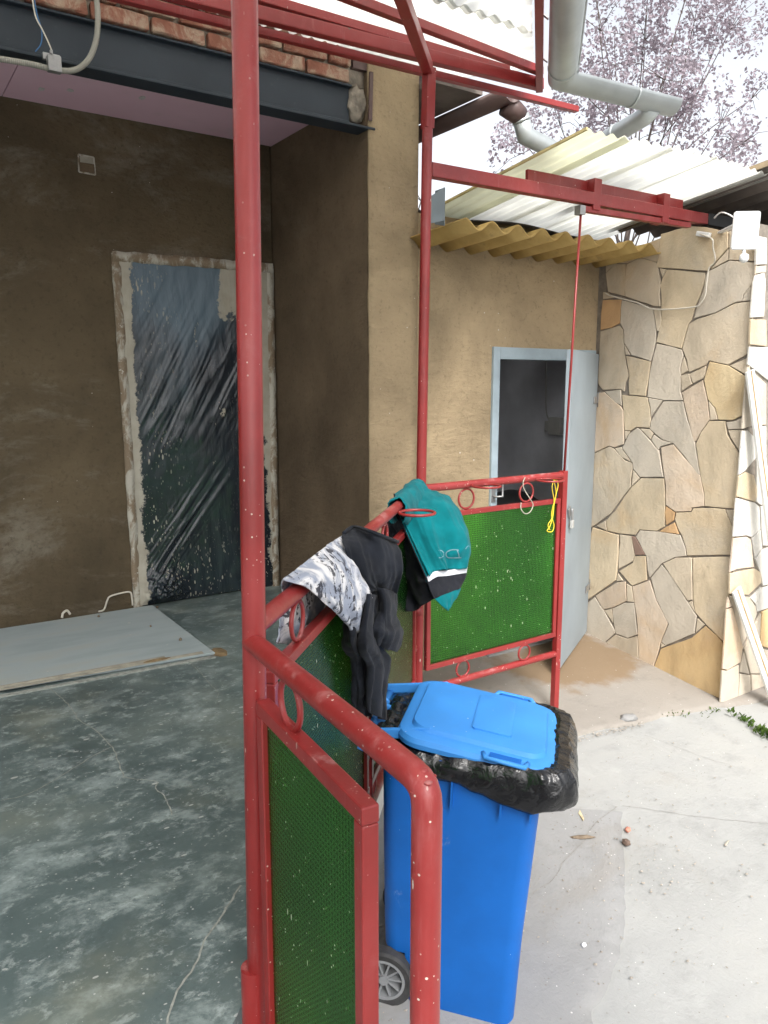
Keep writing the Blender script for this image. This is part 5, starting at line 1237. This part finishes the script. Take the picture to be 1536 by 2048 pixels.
def tree(base, top, label, mat_, centers, nleaf, size, group=None, seed=1):
    t_ = thing('plum_tree' if mat_ == 'plum' else 'green_tree', base, label, 'tree', group)
    b = Vector(base); tp = Vector(top); m = MB()
    tp = b+(tp-b)*.66; tr_ = spline([b, b+(tp-b)*.35+Vector((.12, -.05, 0)), b+(tp-b)*.7+Vector((-.1, .1, 0)), tp], 6)
    m.tube(tr_, .1, 10, True, lambda k: .10*(1-k/len(tr_))+.012)
    rnd = random.Random(seed)
    for (cx, cy, cz, r) in centers:
        k = rnd.randrange(len(tr_)//2, len(tr_)); p = tr_[k]; e = Vector((cx, cy, cz))
        sp = spline([p, p+(e-p)*.5+Vector((0, 0, .15)), e, e+(e-p).normalized()*r*.7], 4)
        m.tube(sp, .03, 6, True, lambda q, n=len(sp): .009*(1-q/n)+.002)
        for _ in range(4):
            f = e+Vector((rnd.uniform(-1, 1), rnd.uniform(-1, 1), rnd.uniform(-.6, 1)))*r*.9
            m.tube([e, e+(f-e)*.5+Vector((0, 0, .05)), f], .01, 5, True, lambda q: .005-.0015*q)
    m.build('trunk', 'bark', t_, smooth=True)
    leaf_cloud('crown', centers, nleaf, size, mat_, t_, seed)
    return t_
PLUM = [(6.81, 7.04, 4.12, .5), (7.51, 7.25, 4.57, .45), (7.62, 6.88, 4.77, .5), (8.23, 7.04, 5.34, .55), (8.6, 6.9, 5.66, .6), (7.39, 6.57, 5.38, .5), (7.87, 6.02, 4.79, .55), (8.65, 7.12, 4.85, .55), (8.18, 6.21, 4.36, .5), (8.41, 6.06, 4.64, .5), (9.81, 6.8, 5.66, .5), (8.9, 6.42, 5.79, .6), (9.82, 6.54, 5.94, .5), (9.05, 6.08, 4.53, .4), (8.75, 7.0, 6.54, .7), (8.54, 6.14, 6.35, .7), (8.12, 7.42, 6.54, .6), (7.49, 7.94, 4.74, .35), (7.34, 7.22, 4.01, .4), (8.06, 7.25, 4.42, .4), (9.69, 6.11, 4.95, .35), (8.59, 5.5, 4.09, .35)]
tree((8.3, 6.7, -.4), (8.4, 6.7, 6.2), 'purple leaved plum tree rising behind the lean-to roof', 'plum', PLUM, 1500, .055, seed=4)
tree((4.30, 6.4, -.4), (4.42, 6.2, 3.3), 'small green tree peeping out between the pier and the shed roof', 'green_leaf', [(4.42, 5.95, 3.05, .16), (4.36, 6.1, 2.9, .2)], 900, .05, seed=6)

# weeds in the joint by the stone corner
rnd = random.Random(11); V = []; F = []
line = spline([(3.78, 2.63, 0), (3.88, 2.585, 0), (4.0, 2.555, 0), (4.10, 2.53, 0), (4.16, 2.44, 0), (4.15, 2.33, 0), (4.12, 2.24, 0), (4.10, 2.12, 0), (4.08, 1.95, 0)], 8)
for k, p in enumerate(line):
    f = k/len(line); n = int((2+15*min(1, max(0, (f-.38)*2.5)))*max(0, .5+1.6*mnoise.noise(Vector((k*.45, 0, 0))))) if f > .12 else 4
    for _ in range(n):
        b = Vector((p.x+rnd.gauss(0, .022), p.y+rnd.gauss(0, .022), 0)); b.z = yz(b.y)+.006
        h = rnd.uniform(.010, .036)*(.6+.8*min(1, f*1.4)); a = rnd.uniform(0, 6.28); d = Vector((math.cos(a)*.7, math.sin(a)*.7, rnd.uniform(.5, 1.4))).normalized()
        s_ = d.cross(Vector((0, 0, 1))).normalized()*h*.26; i = len(V)
        V += [tuple(b-s_*.3), tuple(b+d*h*.55-s_), tuple(b+d*h), tuple(b+d*h*.55+s_)]; F.append((i, i+1, i+2, i+3))
me = bpy.data.meshes.new('weeds'); me.from_pydata(V, [], F); me.materials.append(MAT['green_leaf'])
o = bpy.data.objects.new('weeds', me); col.objects.link(o)
tag(o, 'low green weeds growing in the concrete joint by the stone corner', 'weeds', kind='stuff')
# grit and crumbs over the yard
V = []; F = []
oct_ = [(1, 0, 0), (-1, 0, 0), (0, 1, 0), (0, -1, 0), (0, 0, 1), (0, 0, -1)]
of = [(0, 2, 4), (2, 1, 4), (1, 3, 4), (3, 0, 4), (2, 0, 5), (1, 2, 5), (3, 1, 5), (0, 3, 5)]
for _ in range(1500):
    u = rnd.random()
    if u < .40: x, y = rnd.uniform(1.2, 4.0), rnd.uniform(.9, 2.7)
    elif u < .62: x, y = rnd.gauss(2.45, .35), rnd.gauss(1.98, .25)
    elif u < .78:
        q = rnd.random(); x, y = 3.02+.55*q+rnd.gauss(0, .02), 2.705-.075*q+rnd.gauss(0, .014)
    else: q = rnd.random(); x, y = 1.1+.9*q+rnd.gauss(0, .05), 1.80+.9*q+rnd.gauss(0, .05)
    if x < .66 or (x-y < -.80) or y > 3.5: continue
    s_ = rnd.choice((.0015, .002, .0025, .003, .0035, .0055)) * rnd.uniform(.7, 1.2); i = len(V); z = yz(y)+.010+s_*.4
    sc = [rnd.uniform(.6, 1.6), rnd.uniform(.6, 1.4), rnd.uniform(.4, .8)]
    V += [(x+a*s_*sc[0], y+b*s_*sc[1], z+c_*s_*sc[2]) for a, b, c_ in oct_]; F += [tuple(i+k for k in t_) for t_ in of]
me = bpy.data.meshes.new('grit'); me.from_pydata(V, [], F); me.materials.append(MAT['pebble'])
o = bpy.data.objects.new('grit_gravel', me); col.objects.link(o)
tag(o, 'loose grit and small crumbs strewn over the yard concrete', 'grit', kind='stuff')
def lump(name, c, s_, mat_, label, cat, seed=0, rotz=0):
    q = bmesh.new(); bmesh.ops.create_icosphere(q, subdivisions=3, radius=1)
    M_ = Matrix.Rotation(rotz, 3, 'Z')
    for v in q.verts:
        p = v.co*(1+.28*mnoise.noise(v.co*1.9+Vector((seed, 0, 0)))+.1*mnoise.noise(v.co*5+Vector((0, seed, 0))))
        v.co = M_ @ Vector((p.x*s_[0], p.y*s_[1], p.z*s_[2]))
    for f in q.faces: f.smooth = True
    me = bpy.data.meshes.new(name); q.to_mesh(me); q.free(); me.materials.append(MAT[mat_])
    o = bpy.data.objects.new(name, me); col.objects.link(o); o.location = c
    return tag(o, label, cat)
lump('pebble', (2.628, 1.994, yz(1.994)+.020), (.015, .019, .014), 'pebble_brown', 'round brown pebble lying on the slab joint', 'pebble', 2)
lump('brick_chip', (2.711, 2.053, yz(2.053)+.015), (.017, .013, .010), 'brick_chip', 'pink chip of brick on the slab joint near the pebble', 'brick chip', 5, .6)
m = MB(); m.prism([(2.575, 2.195), (2.588, 2.20), (2.628, 2.262), (2.60, 2.245)], yz(2.22)+.009, yz(2.22)+.016)
tag(m.build('wood_splinter', 'wood_chip'), 'pale fresh wood splinter on the grey slab beside the bin', 'wood splinter')
lump('bark_piece', (2.487, 2.118, yz(2.118)+.014), (.052, .012, .007), 'dead_bark', 'flat grey brown bark piece lying beside the bin', 'bark', 8, -.55)
lump('stone_lump', (3.52, 2.70, yz(2.70)+.022), (.055, .035, .020), 'slab', 'small grey lump of concrete on the broken apron edge', 'concrete lump', 9, -.2)
lump('white_pebble', (2.03, 1.70, yz(1.70)+.016), (.010, .008, .007), 'white_plastic', 'small white pebble on the grey slab', 'pebble', 4)
lump('twig', (3.05, 1.78, yz(1.78)+.008), (.03, .004, .004), 'lath', 'short pale twig on the bright yard concrete', 'twig', 3, .2)
